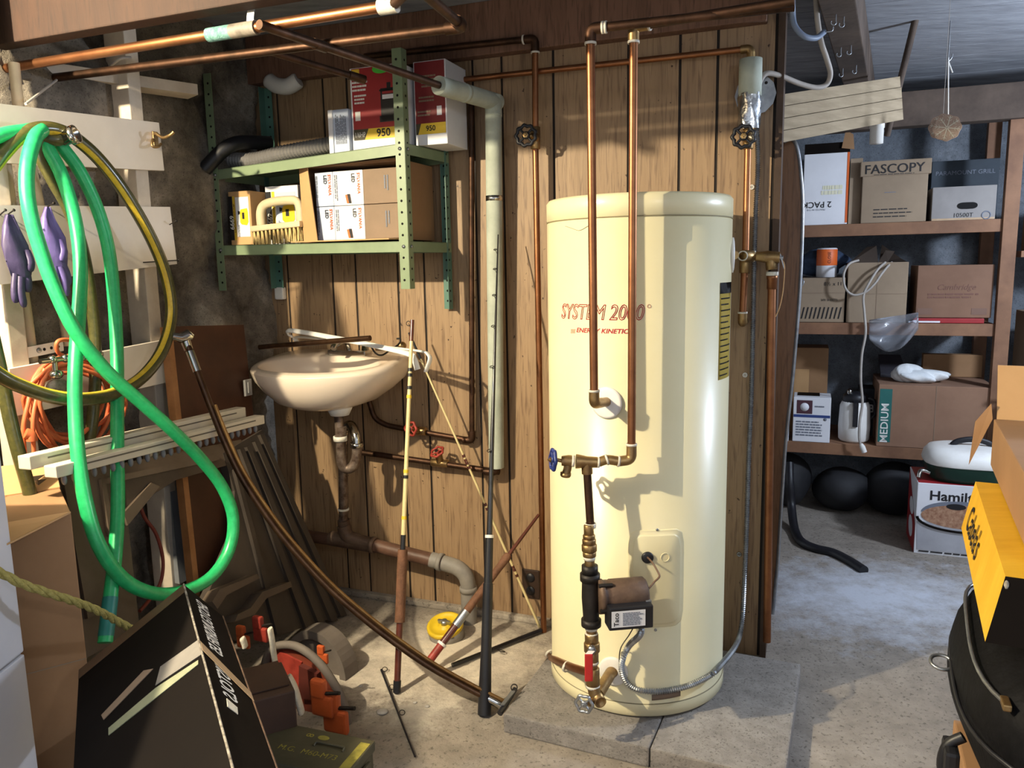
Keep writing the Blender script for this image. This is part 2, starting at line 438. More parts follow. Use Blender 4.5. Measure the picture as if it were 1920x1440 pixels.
def handwheel(t, c, ax, R, m, under=None, name='handwheel', lobes=8, hub=BRASS):
    mb = MB(); ax = V(ax).normalized()
    mb.torus(c, ax, R*.86, R*.17, 40, 8, 0, .08, lobes)
    x = ax.cross(UP if abs(ax.z) < .9 else V((1, 0, 0))).normalized(); y = ax.cross(x)
    for k in range(4):
        a = math.pi/4+k*math.pi/2; d = x*math.cos(a)+y*math.sin(a)
        mb.cyl(V(c)+d*R*.2, V(c)+d*R*.85, R*.11, 8)
    mb.lathe(c, ax, [(0, -.2*R), (.34*R, -.2*R), (.36*R, .1*R), (.3*R, .2*R), (0, .2*R)], 16)
    w = t.add(name, mb, m, None, under)
    t.add('hub_nut', MB().lathe(V(c)+ax*R*.2, ax, [(0, 0), (.26*R, 0), (.26*R, .1*R), (.12*R, .12*R), (.1*R, .3*R), (0, .3*R)], 6, False), hub, None, w)
    return w
# ================================================================ SETTING
CEIL = 2.25
m_floor = concrete('concrete_floor', '857b70', '988e82', 'aaa094', [(-.25, 2.55, .62, .42, 'd6cab8', .60), (1.45, 2.95, .85, .6, 'b9bcc4', .56), (-.32, 2.2, .3, .22, 'c4bcae', .45)])
def floor_fn(i, j):
    x = -3.0+7.2*i; y = -1.6+7.2*j
    z = .012*math.exp(-((x-1.4)/.5)**2-((y-3.15)/.35)**2)
    return V((x, y, z))
fm = MB().slab(floor_fn, 96, 96, (0, 0, -.1)); struct('floor', fm, m_floor)
m_stone = concrete('left_stone_wall', '443b32', '92887a', 'd0c5b4', None, None, 2.4)
def stone(t, z):
    r = random.random
    o = -.02+.03*math.sin(t*5.1+1.3*math.sin(z*6))+.024*math.sin(z*7.3+2*math.sin(t*4))+.012*math.sin(t*19+z*13)+.024*(r()-.5)
    return LF(t, min(o, .018), z)
NT, NZ = 130, 80
sm = MB()
sm.grid(lambda i, j: stone(-.2+3.8*i, -.02+(CEIL+.02)*j), NT, NZ); struct('wall_left', sm, m_stone)
# panelled partition with real grooves
gs = sorted([wc(P(u, 620, 0))[0] for u in (546, 629, 672, 750, 799, 898, 950)]+[wc(P(u, 220, 0))[0] for u in (1038, 1178, 1274, 1344, 1452)])
S0, S1 = -.285, 1.70
pm = MB(); x = S0; gw = .0045; PT = 2.2
for g in gs+[S1]:
    b = g-gw if g != S1 else S1
    pm.prism([WF(x, -.012, 0), WF(b, -.012, 0), WF(b, -.012, PT), WF(x, -.012, PT)], WN*.012)
    if g != S1: pm.prism([WF(g-gw, -.012, 0), WF(g+gw, -.012, 0), WF(g+gw, -.012, PT), WF(g-gw, -.012, PT)], WN*.008, 1)
    x = g+gw
struct('wall_rear', pm, [PANEL, GROOVE])
st = MB()
st.box(WF(S1+.004, -.05, 1.1), WX*.02, WN*.13, UP*2.2)
struct('trim_1', st, mat('dark_partition_edge', '3b2c22', '4d3a2c', 6, .7, bump=.2))
fl = MB().slab(lambda i, j: WF(-.6+5.0*i, -2.25+.03*math.sin(9*i+5*j)+.02*math.sin(23*i-11*j), -.02+(CEIL+.02)*j), 50, 24, WN*-.1)
struct('wall_far', fl, concrete('far_stone_wall', '5a6068', '7a8088', '989ca2', None, None, 2.2))
struct('wall_right', MB().box(V((3.35, 2.4, CEIL/2)), (.1, 0, 0), (0, 8, 0), (0, 0, CEIL)), MC['far_stone_wall'])
# ceiling: subfloor boards + beams + joists
cm = MB(); w = .19; y = -2.4; k = 0
org = WF(.6, 0, CEIL)
while y < 3.4:
    cm.box(org-WN*0+WX*0+WN*(-y)+UP*(.01), WX*7, WN*(w-.004), UP*.02); y += w
struct('ceiling', cm, SUBF)
def beam(name, s0, s1, o, th, z0, z1, m=BEAM):
    return struct(name, MB().box(WF((s0+s1)/2, o-th/2, (z0+z1)/2), WX*(s1-s0), WN*th, UP*(z1-z0), .004), m)
beam('ceiling_beam', -.27, 1.66, .05, .05, 2.075, CEIL, BEAM2)
beam('ceiling_beam.001', -.30, 1.5, 1.075, .05, 1.97, CEIL)
beam('ceiling_beam.002', .9, 4.2, -1.62, .09, 1.98, 2.14, JOIST)
jd = (V((2.0147, 4.596, 0))-V((.92, 2.386, 0))).normalized(); jn = V((jd.y, -jd.x, 0))
jc = V((.965, 2.386, 0))
struct('ceiling_joist', MB().box(jc+jd*1.1+UP*2.17, jd*3.0, jn*.10, UP*.15, .004), JOIST)
# mortar ledge of the stone wall at the top left, floor strip at the foot of the panelling
struct('trim_2', MB().box(WF(.45, .012, .012), WX*1.35, WN*.03, UP*.024, .006), m_floor)

# ================================================================ WATER HEATER
t = T('water_heater', 'tall cream cylindrical hot water tank with red lettering on a low concrete pad', 'water tank')
body = MB().lathe(TC, UP, [(.0, .062), (.262, .062), (TR+.003, .07), (TR+.003, .103), (TR, .106), (TR, 1.472), (TR-.004, 1.474), (TR-.004, 1.478), (TR+.001, 1.481), (TR+.001, 1.528), (TR-.006, 1.537), (0, 1.541)], 96)
b0 = t.add('tank_body', body, CREAM)
def ck(p, dx, dy, o):       # point on the tank surface: dx along the circumference, dy up
    n0 = math.atan2(p.y-TC.y, p.x-TC.x); a = n0+dx/TR
    return V((TC.x+(TR+o)*math.cos(a), TC.y+(TR+o)*math.sin(a), p.z+dy))
p0 = TK(1117, 587)
t.add('logo_lettering', text_mb('SYSTEM 2000', None, (1, 0, 0), (0, 0, 1), .058, shear=.22, outline=.0011, sx=.79, fn=lambda x, y, z: ck(p0, x, y, .0008+z)), REDINK)
p1 = TK(1128, 621)
t.add('maker_lettering', text_mb('ENERGY KINETICS', None, (1, 0, 0), (0, 0, 1), .0175, shear=.25, sx=1.15, bold=.02, fn=lambda x, y, z: ck(p1, x, y, .0008)), REDINK)
lm = MB()
for k in range(4):
    q = TK(1071+k*2.2, 621); lm.prism([ck(q, -.0006, -.006, .0004), ck(q, .0006, -.006, .0004), ck(q, .0026, .006, .0004), ck(q, .0014, .006, .0004)], tn(q)*.0005)
t.add('maker_stripes', lm, REDINK)
q = TK(1217, 574); t.add('registered_mark', MB().torus(q+tn(q)*.001, tn(q), .0045, .0005, 16, 4), REDINK)
# warning label wrapped on the right flank
q = TK(1352, 622)
def lab(x, y, o): return ck(q, x, y, o)
t.add('warning_label', MB().slab(lambda i, j: lab(-.012+.10*i, -.135+.27*j, .0006), 6, 4, (0, 0, .0004)), YLBL)
lm = MB()
for k in range(16):
    if k == 14: lm.slab(lambda i, j: lab(-.012+.10*i, .105+.03*j, .0014), 4, 1, (0, 0, .0003)); continue
    if k > 13: continue
    yy = -.125+k*.0165; lm.slab(lambda i, j: lab(-.006+.085*i*(.7+.3*((k*7) % 3)/2), yy+.0035*j, .0014), 4, 1, (0, 0, .0003))
t.add('label_print', lm, INK)
# element access panel
pa, pb = TK(1183, 990), TK(1279, 1180)
cx = TK(1231, 1085); wd, hg = .158, .285
def rr(i, hx, hy, r, n=40):
    # rounded rectangle outline
    a = 2*math.pi*i/n; c, s = math.cos(a), math.sin(a); k = 8
    d = (abs(c)**k+abs(s)**k)**(-1/k); return c*d*hx, s*d*hy
rings = []
for (sc, o) in ((1, .0002), (1, .004), (.97, .005), (.86, .005), (.83, .010), (.80, .0115), (.4, .0115), (.01, .0115)):
    hx, hy = wd/2-(1-sc)*wd/2, hg/2-(1-sc)*wd/2
    if sc < .5: hx, hy = wd/2*sc, hg/2*sc
    rings.append([ck(cx, *rr(i, hx, hy, .02), o) for i in range(40)])
pnl = t.add('access_panel', MB().loft(rings, False), CREAM)
q = TK(1214, 1045, .012); n = tn(q)
t.add('rubber_grommet', MB().lathe(q, n, [(0, 0), (.0165, 0), (.0165, .004), (.012, .006), (.004, .007), (0, .007)], 24), BLK, None, pnl)
q = TK(1247, 1045, .012); t.add('knockout', MB().torus(q, tn(q), .012, .0012, 24, 6), CREAM, None, pnl)
for (u, v) in ((1232, 993), (1229, 1181)):
    q = TK(u, v, .004); t.add('screw', MB().lathe(q, tn(q), [(0, 0), (.004, 0), (.004, .002), (.002, .003), (0, .003)], 10), STEEL, None, pnl)
for (u, v, R) in ((1138, 755, .044), (1150, 1258, .043)):
    q = TK(u, v); n = tn(q)
    t.add('pipe_escutcheon', MB().lathe(q, n, [(0, -.004), (R, -.004), (R, .0045), (R*.85, .0065), (.018, .008), (0, .008)], 36), WHT)
q = TK(1357, 478); q = TC+V((math.cos(math.radians(-14)), math.sin(math.radians(-14)), 0))*TR+UP*q.z; SIDE = q
t.add('pipe_escutcheon', MB().lathe(q, tn(q), [(0, -.004), (.05, -.004), (.05, .0045), (.04, .0065), (.018, .008), (0, .008)], 36), WHT)
t.add('lid_seam', MB().torus(TC+UP*1.476, UP, TR-.0002, .0016, 96, 6), mat('seam_shadow_line', '8d8468', rough=.7))
t.add('base_seam', MB().torus(TC+UP*.1045, UP, TR+.0012, .0016, 96, 6), MC['seam_shadow_line'])
t.add('pencil_scribble', MB().tube(cat([TK(u, v, .001) for u, v in ((1060, 424), (1072, 428), (1084, 432), (1092, 430), (1100, 425), (1106, 422))], 4), .0007, 5), mat('pencil_grey', '8b8770', rough=.8))
t.done()
# pad
zc = .06
c1, c2 = Z(943, 1338, zc), Z(1228, 1405, zc)
fd = (c2-c1).normalized(); bd = V((-fd.y, fd.x, 0)); Wd = .78; Dp = .62
def padp(a, b, z): p = c1+fd*a+bd*b; return V((p.x, p.y, z))
cr = (Z(1240, 1350, zc)-c1).dot(fd)
pad = T('concrete_pad', 'low square concrete pad with a crack, under the cream water tank', 'concrete pad')
for i, (a0, a1) in enumerate(((0, cr-.0015), (cr+.0015, Wd))):
    mb = MB(); c = padp((a0+a1)/2, Dp/2, .03)
    mb.box(c, fd*(a1-a0), bd*Dp, UP*.06, .006); pad.add('pad_slab', mb, concrete('pad_concrete', '86807b', '98928c', 'aca69f', None, None, 2) if i == 0 else MC['pad_concrete'])
pad.done()

# ================================================================ PIPES AT THE TANK
CR = .0108
def collar(t, p, ax, r, m=SOLD, h=.006, name='solder_ring', under=None):
    return t.add(name, MB().lathe(V(p)-V(ax).normalized()*h/2, ax, [(r*.8, 0), (r, 0), (r*1.02, h/2), (r, h), (r*.8, h)], 18, closed=True), m, None, under)
def fitting(mb, a, b, r): return mb.lathe(a, V(b)-V(a), [(0, 0), (r*.9, 0), (r, .002), (r, (V(b)-V(a)).length-.002), (r*.9, (V(b)-V(a)).length), (0, (V(b)-V(a)).length)], 18)
YT = 2.0
# left riser
t = T('copper_pipe', 'vertical copper pipe ending at the white disc in the middle of the tank', 'pipe')
top = D(1107, 54, YT); bot = D(1114, 757, YT-.005); tap = TK(1139, 753)
hz = top.z; jn1 = Z(1195, 44, hz)
t.add('riser', MB().tube([top-UP*.03, bot+UP*.028], CR, 16), COP)
t.add('elbow', MB().tube(rounded([bot+UP*.034, bot, bot+(tap-bot).normalized()*.05], .022, 8), CR*1.28, 16), BRASS)
t.add('stub', MB().cyl(bot+(tap-bot).normalized()*.045, tap+tn(tap)*.004, .013), BRASS)
collar(t, bot+UP*.034, UP, CR*1.35)
far = Z(1490, 12, hz)
t.add('elbow', MB().tube(rounded([top-UP*.034, top, top+(jn1-top).normalized()*.036], .024, 8), CR*1.3, 16), COPD)
collar(t, top-UP*.034, UP, CR*1.36)
t.add('overhead_run', MB().tube([top+(jn1-top).normalized()*.03, far], CR, 14), COPD)
for f in (.05, .062): collar(t, top+(far-top)*f*1.3, far-top, CR*1.35, SOLD)
t.done()
# right riser with drain valve and tee above the pump
t = T('copper_pipe', 'vertical copper pipe running down to the blue-handled valve and the pump', 'pipe')
rt = D(1188, 50, YT); rb = D(1184, 857, YT); rz = rt.z
far2 = Z(1490, 2, rz)
t.add('riser', MB().tube([rt-UP*.03, rb+UP*.03], CR, 16), COP)
t.add('elbow', MB().tube(rounded([rt-UP*.036, rt, rt+(far2-rt).normalized()*.036], .026, 8), CR*1.3, 16), BRASS)
t.add('overhead_run', MB().tube([rt+(far2-rt).normalized()*.03, far2], CR, 14), COPD)
collar(t, rt-UP*.036, UP, CR*1.36); collar(t, rt+(far2-rt).normalized()*.04, far2-rt, CR*1.4)
def A(u, v): return D(u, v, YT-.002)
j = [A(1184, 862), A(1160, 865), A(1138, 862), A(1122, 867), A(1100, 866), A(1080, 865), A(1066, 864), A(1053, 864)]
t.add('elbow', MB().tube(rounded([rb+UP*.034, j[0], j[1]], .022, 8), CR*1.28, 16), BRASS)
t.add('street_elbow', MB().tube(cat([j[1], j[2], j[3]], 6), CR*1.2, 16), BRASS)
for q, d in ((j[1], j[1]-j[2]), (j[2], j[2]-j[3]), (j[3], j[3]-j[4]), (rb+UP*.034, UP)): collar(t, q, d, CR*1.36)
tee = MB(); tee.tube([j[3], j[4], j[5]+(j[4]-j[5])*.2, j[5], ], [CR*1.35, CR*1.4, .019, .0195], 18)
tee.cyl(j[4], A(1101, 888), .0145); t.add('tee', tee, BRASS)
collar(t, j[5]+(j[6]-j[5])*.4, j[6]-j[5], .0155, SOLD, .008, 'thread_tape')
bv = MB(); bv.tube([j[5]+(j[6]-j[5])*.6, j[6], j[7]], [.0155, .0155, .013], 18); bv.tube(rounded([j[6], A(1064, 880), A(1061, 888)], .015), .011, 14); bv.lathe(A(1061, 886), V((-.1, 0, -1)), [(0, 0), (.0145, 0), (.0145, .008), (.012, .012), (0, .012)], 16)
bv.cyl(j[7], A(1044, 862), .005, 10)
vb = t.add('drain_valve', bv, BRASS)
handwheel(t, A(1037, 862), A(1030, 862)-A(1050, 863)+V((0, -.006, 0)), .03, BLUI, vb, 'blue_handwheel', 6)
e0, e1 = A(1101, 886), D(1107, 985, YT-.012)
t.add('drop', MB().tube([e0, e1], CR, 16), COPD)
collar(t, e1, UP, CR*1.4, SOLD, .012)
def Bp(v, u=None):   # axis of the pump leg
    f = (v-880)/420; return D(1101+11*f if u is None else u, v, YT-.01-.045*f)
un = MB()
for (v0, v1, r) in ((984, 1003, .0135), (1002, 1010, .0165), (1010, 1020, .0185), (1020, 1034, .0205), (1034, 1044, .018), (1046, 1064, .0135)): fitting(un, Bp(v0), Bp(v1), r)
t.add('union', un, BRASS); collar(t, Bp(1046), UP, .0155, SOLD, .01, 'thread_tape')
t.done()
# circulator pump
t = T('circulator_pump', 'brown iron circulator pump with a printed plate in front of the tank', 'pump')
mb = MB(); mb.lathe(Bp(1068), UP, [(0, -.012), (.022, -.012), (.022, .012), (0, .012)], 18)
mb.lathe(Bp(1078), UP, [(0, -.015), (.027, -.015), (.027, .004), (0, .004)], 18); mb.tube([Bp(1075), Bp(1120), Bp(1166)], [.021, .024, .021], 18)
mb.lathe(Bp(1166), UP, [(0, -.01), (.027, -.01), (.027, .008), (0, .008)], 18)
vol = t.add('pump_body', mb, BLKM)
ax = WX*.97+V((.0, -.05, 0)); ax.z = 0; ax = (D(1200, 1128, 1.97)-D(1125, 1120, 1.955)); ax.z = 0; ax.normalize(); pn = V((ax.y, -ax.x, 0))
mc = D(1130, 1118, 1.95)+V((0, .0, 0)); L0 = .13
mb = MB()
mb.lathe(mc-ax*.012, ax, [(0, 0), (.046, 0), (.046, .012), (.042, .014), (.042, .03), (.044, .032), (.044, L0-.006), (.038, L0), (0, L0)], 28)
t.add('motor_housing', mb, IRON)
mb = MB()
for a in (60, 150, 240, 330):
    r = math.radians(a); q = mc+(pn*math.cos(r)+UP*math.sin(r))*.046; t.add('flange_bolt', MB().cyl(q-ax*.016, q+ax*.02, .006, 8), BLKM)
bc = mc+ax*.058+pn*.046-UP*.034
wb = t.add('wiring_box', MB().box(bc, ax*.118, pn*.05, UP*.062, .004), BLK)
fc = bc+pn*.0255-ax*.008
t.add('rating_plate', rect(fc, ax, UP, .09, .044), PAPW, None, wb)
t.add('plate_print', lines_mb(fc+ax*.012+pn*.0007, ax, UP, .055, .036, 8), GRINK, None, wb)
t.add('plate_lettering', text_mb('Taco', fc-ax*.032+pn*.0007, UP, -ax, .018, bold=.02), INK, None, wb)
q = mc+ax*.112+pn*.03
t.add('conduit_clamp', MB().box(q-UP*.03, ax*.016, pn*.035, UP*.06, .003), STEEL, None, wb)
t.done()
# leg below the pump: ball valve, tee, boiler drain
t = T('lower_pump_pipe', 'short valve pipe with red lever under the pump, entering the tank low down', 'pipe')
mb = MB()
for (v0, v1, r) in ((1180, 1186, .0145), (1186, 1200, .015)): fitting(mb, Bp(v1), Bp(v0), r)
t.add('nipple', mb, BRASS); collar(t, Bp(1176), UP, .017, SOLD, .012, 'thread_tape'); collar(t, Bp(1188), UP, .017, SOLD, .006, 'thread_tape')
mb = MB()
for (v0, v1, r) in ((1188, 1204, .0185), (1204, 1222, .0215), (1222, 1240, .0175), (1240, 1252, .0145), (1252, 1285, .019)): fitting(mb, Bp(v1), Bp(v0), r)
bvl = t.add('ball_valve', mb, BRASS); collar(t, Bp(1241), UP, .018, SOLD, .007); collar(t, Bp(1286), UP, .019, SOLD, .008)
fr = V((-.1, -1, 0)).normalized()
q = Bp(1208)+fr*.02
t.add('valve_stem', MB().cyl(q, q+fr*.014, .009, 12).lathe(q+fr*.012, fr, [(0, 0), (.012, 0), (.012, .004), (0, .004)], 6), STEEL, None, bvl)
h0 = q+fr*.015; h1 = D(1104, 1226, h0.y-.004); h2 = D(1104, 1277, h0.y-.004)
t.add('lever_arm', MB().bar(h0, h1, V((.018, 0, 0)), fr*.003), WHT, None, bvl)
t.add('lever_grip', MB().box((h1+h2)/2, V((.022, 0, 0)), fr*.008, (h2-h1), .003), REDV, 'red vinyl lever grip', bvl)
mb = MB(); e = Bp(1288); e2 = D(1118, 1312, e.y-.012); inn = TK(1150, 1258)
mb.tube([Bp(1284), e2], [.0175, .0165], 18); mb.tube([D(1121, 1302, e.y), D(1145, 1262, inn.y-.012)], .0165, 18); mb.cyl(D(1145, 1262, inn.y-.012), inn+tn(inn)*.003, .0165)
mb.lathe(D(1123, 1312, e.y-.02), V((.25, -.9, -.1)), [(.0165, -.02), (.0165, .012), (.013, .012), (.012, .004), (0, .004)], 18)
t.add('bottom_tee', mb, BRASS)
mb = MB(); mb.tube([D(1118, 1310, e.y-.012), D(1104, 1319, e.y-.03)], .009, 12); bd = t.add('boiler_drain', mb, BRASS)
handwheel(t, D(1095, 1320, e.y-.04), V((-.35, -.9, .05)), .026, STEEL, bd, 'steel_handwheel', 6, STEEL)
t.done()
# cold pipe from the black-wheel valve to the floor and into the leg
t = T('copper_pipe', 'copper pipe dropping left of the tank, with a black handwheel on it near the top', 'pipe')
a0, a1, a2 = P(684, 106, .07), P(1003, 72, .07), P(1020, 1212, .07)
t.add('overhead_run', MB().tube([a0, a1-(a1-a0).normalized()*.03], CR, 14), COPD)
t.add('elbow', MB().tube(rounded([a1-(a1-a0).normalized()*.04, a1, a1-UP*.045], .03, 8), CR*1.3, 16), COPD)
collar(t, a1-UP*.045, UP, CR*1.4); collar(t, a1-(a1-a0).normalized()*.04, WX, CR*1.4)
gv0, gv1 = P(1004, 238, .07), P(1004, 280, .07)
t.add('drop', MB().tube([a1-UP*.03, gv0], CR, 14), COP); t.add('drop', MB().tube([gv1, a2+UP*.03], CR, 14), COP)
mb = MB(); fitting(mb, gv1, gv0, .0165); mb.lathe((gv0+gv1)/2, WN, [(0, 0), (.018, 0), (.018, .012), (.013, .016), (.013, .035), (.006, .04), (.006, .055), (0, .055)], 14)
vb = t.add('gate_valve', mb, BRASS)
hw = P(986, 254, .13)
mb2 = MB().cyl((gv0+gv1)/2+WN*.04, hw, .006, 10); t.add('valve_stem', mb2, BRASS, None, vb)
handwheel(t, hw, WN*.9+V((.1, -.3, .05)), .037, BLK, vb, 'black_handwheel', 9)
c2, c3, c4 = D(1042, 1238, 2.22), D(1066, 1250, 2.06), D(1106, 1256, Bp(1262).y)
c4 = Bp(1262)+V((-.004, 0, 0))
t.add('lower_run', MB().tube(rounded([a2+UP*.035, a2+V((.003, -.02, -.02)), c2, D(1074, 1252, 2.03), c4], .05, 6), CR*1.05, 14), COP)
for q, d in ((a2+UP*.04, UP), (D(1031, 1226, 2.38), V((.3, -.6, -.2))), (D(1062, 1250, 2.085), V((.5, -.5, -.1)))): collar(t, q, d, CR*1.5, SOLD, .007)
t.done()
# branch along the panelling to the relief valve corner
t = T('copper_pipe', 'thin copper pipe along the panelling to the foam-wrapped drop right of the tank', 'pipe')
a0, a1 = P(862, 150, .045), P(1408, 91, .045)
cb = P(1404, 478, .06)
t.add('overhead_run', MB().tube([a0, a1-(a1-a0).normalized()*.02], CR*.9, 14), COP)
t.add('elbow', MB().tube(rounded([a1-(a1-a0).normalized()*.03, a1, a1-UP*.05], .022, 8), CR*1.2, 14), BRASS)
t.add('drop', MB().tube([a1-UP*.04, P(1404, 240, .06)], CR*.9, 12), COP)
f0, f1, f2 = P(1408, 111, .062), P(1406, 180, .062), P(1404, 243, .062)
t.add('foam_sleeve', MB().lathe(f1, UP, [(.012, 0), (.034, 0), (.0345, .06), (.034, (f0-f1).length), (.012, (f0-f1).length)], 24, closed=True), INSUL)
mb = MB(); n = 24; rings = []
for i in range(9):
    h = i/8; rings.append([f2+UP*((f1-f2).length*1.06*h)+(V((1, 0, 0))*math.cos(a)+V((0, 1, 0))*math.sin(a))*(.0335+.0022*math.sin(5*a+7*h)+.0012*math.sin(11*a-13*h)) for a in (2*math.pi*k/n for k in range(n))])
mb.loft(rings); t.add('foil_wrap', mb, FOIL)
v0, v1 = P(1404, 240, .06), P(1402, 280, .06)
mb = MB(); fitting(mb, v1, v0, .0165); mb.lathe((v0+v1)/2, WN, [(0, 0), (.017, 0), (.015, .016), (.012, .035), (.006, .04), (.006, .05), (0, .05)], 14)
vb = t.add('gate_valve', mb, BRASS); hw = P(1394, 256, .12)
t.add('valve_stem', MB().cyl((v0+v1)/2+WN*.03, hw, .006, 10), BRASS, None, vb)
handwheel(t, hw, WN*.9+V((.05, -.3, .05)), .036, BLK, vb, 'black_handwheel', 9)
t.add('drop', MB().tube([v1, P(1398, 470, .06)], CR, 12), COP)
lo = P(1392, 598, .06)
t.add('drop', MB().tube([P(1396, 510, .06), lo], CR*1.05, 12), COP)
t.add('elbow', MB().tube(rounded([lo+UP*.02, lo-UP*.012, lo-UP*.012-WN*.055], .016, 6), CR*1.35, 14), BRASS)
collar(t, lo+UP*.02, UP, CR*1.4)
tc_ = P(1397, 480, .06); 
mb = MB(); mb.tube([SIDE+tn(SIDE)*.008, tc_-WX*.035], .012, 16); t.add('stub', mb, BRASS)
nn = (tc_-SIDE).normalized()
collar(t, tc_-nn*.045, nn, .0155, SOLD, .012, 'thread_tape')
rv = P(1440, 482, .06)
mb = MB(); fitting(mb, tc_-nn*.04, tc_+(rv-tc_).normalized()*.022, .0185); fitting(mb, P(1396, 512, .06), tc_, .0165); t.add('tee', mb, BRASS)
collar(t, tc_+(rv-tc_).normalized()*.026, rv-tc_, .0175, SOLD, .01, 'thread_tape')
dr = (rv-tc_).normalized()
mb = MB(); mb.tube([tc_+dr*.03, rv-dr*.012, rv+dr*.0, rv+dr*.035], [.014, .018, .02, .018], 18); fitting(mb, P(1447, 506, .06), rv+WX*.008, .0175); t.add('relief_valve', mb, BRASS)
lv = len(t.p)-1
t.add('test_lever', MB().bar(rv+dr*.036+UP*.012, rv+dr*.05-UP*.035, WN*.012, dr*.003).cyl(rv+dr*.03, rv+dr*.045, .007, 10), STEEL, None, lv)
t.add('tag_wire', MB().tube(cat([rv+dr*.04-UP*.005, P(1471, 500, .065), P(1468, 545, .07), P(1462, 575, .07), P(1454, 594, .07)], 6), .0016, 6), CARDL, None, lv)
t.done()
# relief discharge
t = T('discharge_pipe', 'thick copper discharge pipe running down the end of the partition from the relief valve', 'pipe')
d0, d1 = P(1448, 512, .06), P(1438, 1203, .06)
t.add('pipe', MB().tube([d0-UP*.04, d1], .0128, 16), COP); t.add('adapter', MB().lathe(d0-UP*.05, UP, [(.0, 0), (.0155, 0), (.0155, .03), (.017, .032), (.017, .046), (0, .046)], 16), COP)
collar(t, d0-UP*.002, UP, .0185, SOLD, .012, 'thread_tape'); t.done()
# armoured cable from the pump up to the box
def ribbed(path, r, pitch=.0066, amp=.2):
    pts = resample(path, pitch/2); return pts, [r*(1+amp*(1 if i % 2 else -1)) for i in range(len(pts))]
pth = cat([D(1204, 1168, 1.925), D(1200, 1190, 1.93), TK(1180, 1210, .03), TK(1168, 1235, .024), TK(1166, 1258, .018), TK(1178, 1283, .013), TK(1200, 1294, .012), TK(1240, 1296, .011), TK(1290, 1286, .011), TK(1330, 1267, .012), TK(1347, 1252, .014), P(1378, 1213, .16), P(1390, 1175, .06), P(1395, 1100, .03), P(1400, 985, .02), P(1404, 850, .02), P(1409, 730, .02), P(1412, 600, .02), P(1414, 500, .02), P(1417, 400, .02), P(1421, 310, .02), P(1419, 250, .02), P(1414, 205, .02)], 12)
pp, rr_ = ribbed(pth, .0078)
one('armoured_cable', 'ribbed steel armoured cable looping from the pump round the tank and up the panelling', 'cable', MB().tube(pp, rr_, 8, True, False), STEEL)
q = TK(1228, 1306)
one('tape_patch', 'brown tape patch stuck on the tank under the armoured cable', 'tape', MB().slab(lambda i, j: ck(q, -.01+.085*i, -.009+.018*j+.004*i, .0045), 8, 1, tn(q)*.001), mat('brown_tape', '7d6a5c', '8a7766', 12, .6))
one('thin_wire', 'thin brown wire from the black grommet on the access panel to the pump', 'wire', MB().tube(cat([TK(1214, 1045, .018), D(1224, 1056, 2.0), D(1235, 1075, 1.98), D(1236, 1082, 1.97), D(1228, 1090, 1.96)], 6)+cat([D(1227, 1091, 1.96), D(1216, 1104, 1.94), D(1206, 1112, 1.935)], 4), [.0018]*25+[.0018]*9 if False else .0026, 8), mat('brown_wire', '5c4434', '6e5340', 20, .5))
one('black_wire', 'thin black wire hanging in a curve under the pump beside the armoured cable', 'wire', MB().tube(cat([D(1190, 1172, 1.93), D(1180, 1190, 1.95), TK(1164, 1215, .012), TK(1161, 1240, .008), TK(1163, 1262, .008)], 6), .0016, 6), BLK)
for i, (u, v) in enumerate(((1397, 703), (1386, 1039), (1410, 351))):
    q = P(u, v, 0)
    one('cable_clip', ['small white nail clip on the panelling halfway up the armoured cable', 'small grey nail clip on the panelling near the foot of the armoured cable', 'small white nail clip on the panelling beside the top of the armoured cable'][i], 'clip', MB().torus(q+WN*.003, WN, .006, .0028, 12, 6).cyl(q, q+WN*.006, .002, 8), WHT if i != 1 else STEEL)
# round box cover with its white cable
q = P(1417, 180, .0)
t = T('electrical_box', 'round steel electrical box cover on the panelling behind the foil-wrapped pipe', 'electrical box')
t.add('box', MB().lathe(q, WN, [(0, 0), (.05, 0), (.05, .02), (0, .02)], 24), STEEL)
t.add('cover', MB().lathe(q+WN*.02, WN, [(0, 0), (.062, 0), (.062, .002), (0, .002)], 12, False), STEEL)
for k in (.8, 3.9): t.add('screw', MB().lathe(q+WN*.022+(WX*math.cos(k)+UP*math.sin(k))*.045, WN, [(0, 0), (.005, 0), (.004, .003), (0, .003)], 8), BLKM)
t.done()
# ================================================================ SUPPLY PIPES, INSULATED PIPE, DRAIN
t = T('insulated_pipe', 'pale foam-insulated pipe coming out of the ceiling and down the panelling', 'pipe')
zt = P(925, 190, .075).z
i0 = P(925, 190, .075); i1 = P(931, 876, .055); ie = Z(822, 160, zt)
t.add('foam_drop', MB().tube(rounded([i0+UP*.02, i0.lerp(i1, .3), i0.lerp(i1, .31), i1], .3, 2), .0285, 20), INSUL)
dd = (ie-i0).normalized()
mb = MB().tube([ie, i0-dd*.025], .029, 20)
t.add('foam_run', mb, INSUL)
t.add('mitre', MB().tube([i0+dd*.05, i0-dd*.004, i0-UP*.05+dd*.0], .0292, 20), INSUL)
for q, d in ((i0.lerp(i1, .25), UP), (P(866, 172, .2), dd)):
    if d is dd: q = ie+(i0-ie)*.45
    t.add('tape_band', MB().lathe(q-d*.009, d, [(.027, 0), (.0298, 0), (.0298, .018), (.027, .018)], 20, closed=True), FOIL if d is UP else INSUL)
pz0 = Z(486, 46, zt)
t.add('pipe', MB().tube([pz0, ie+(i0-ie)*.1], .0112, 14), COPD)
t.add('coupling', MB().cyl(Z(590, 82, zt), Z(610, 89, zt), .0138), COPD)
t.add('bottom_elbow', MB().tube(rounded([i1+UP*.03, i1-UP*.02, i1-UP*.02-WX*.05], .03, 6), .0145, 14), COPD)
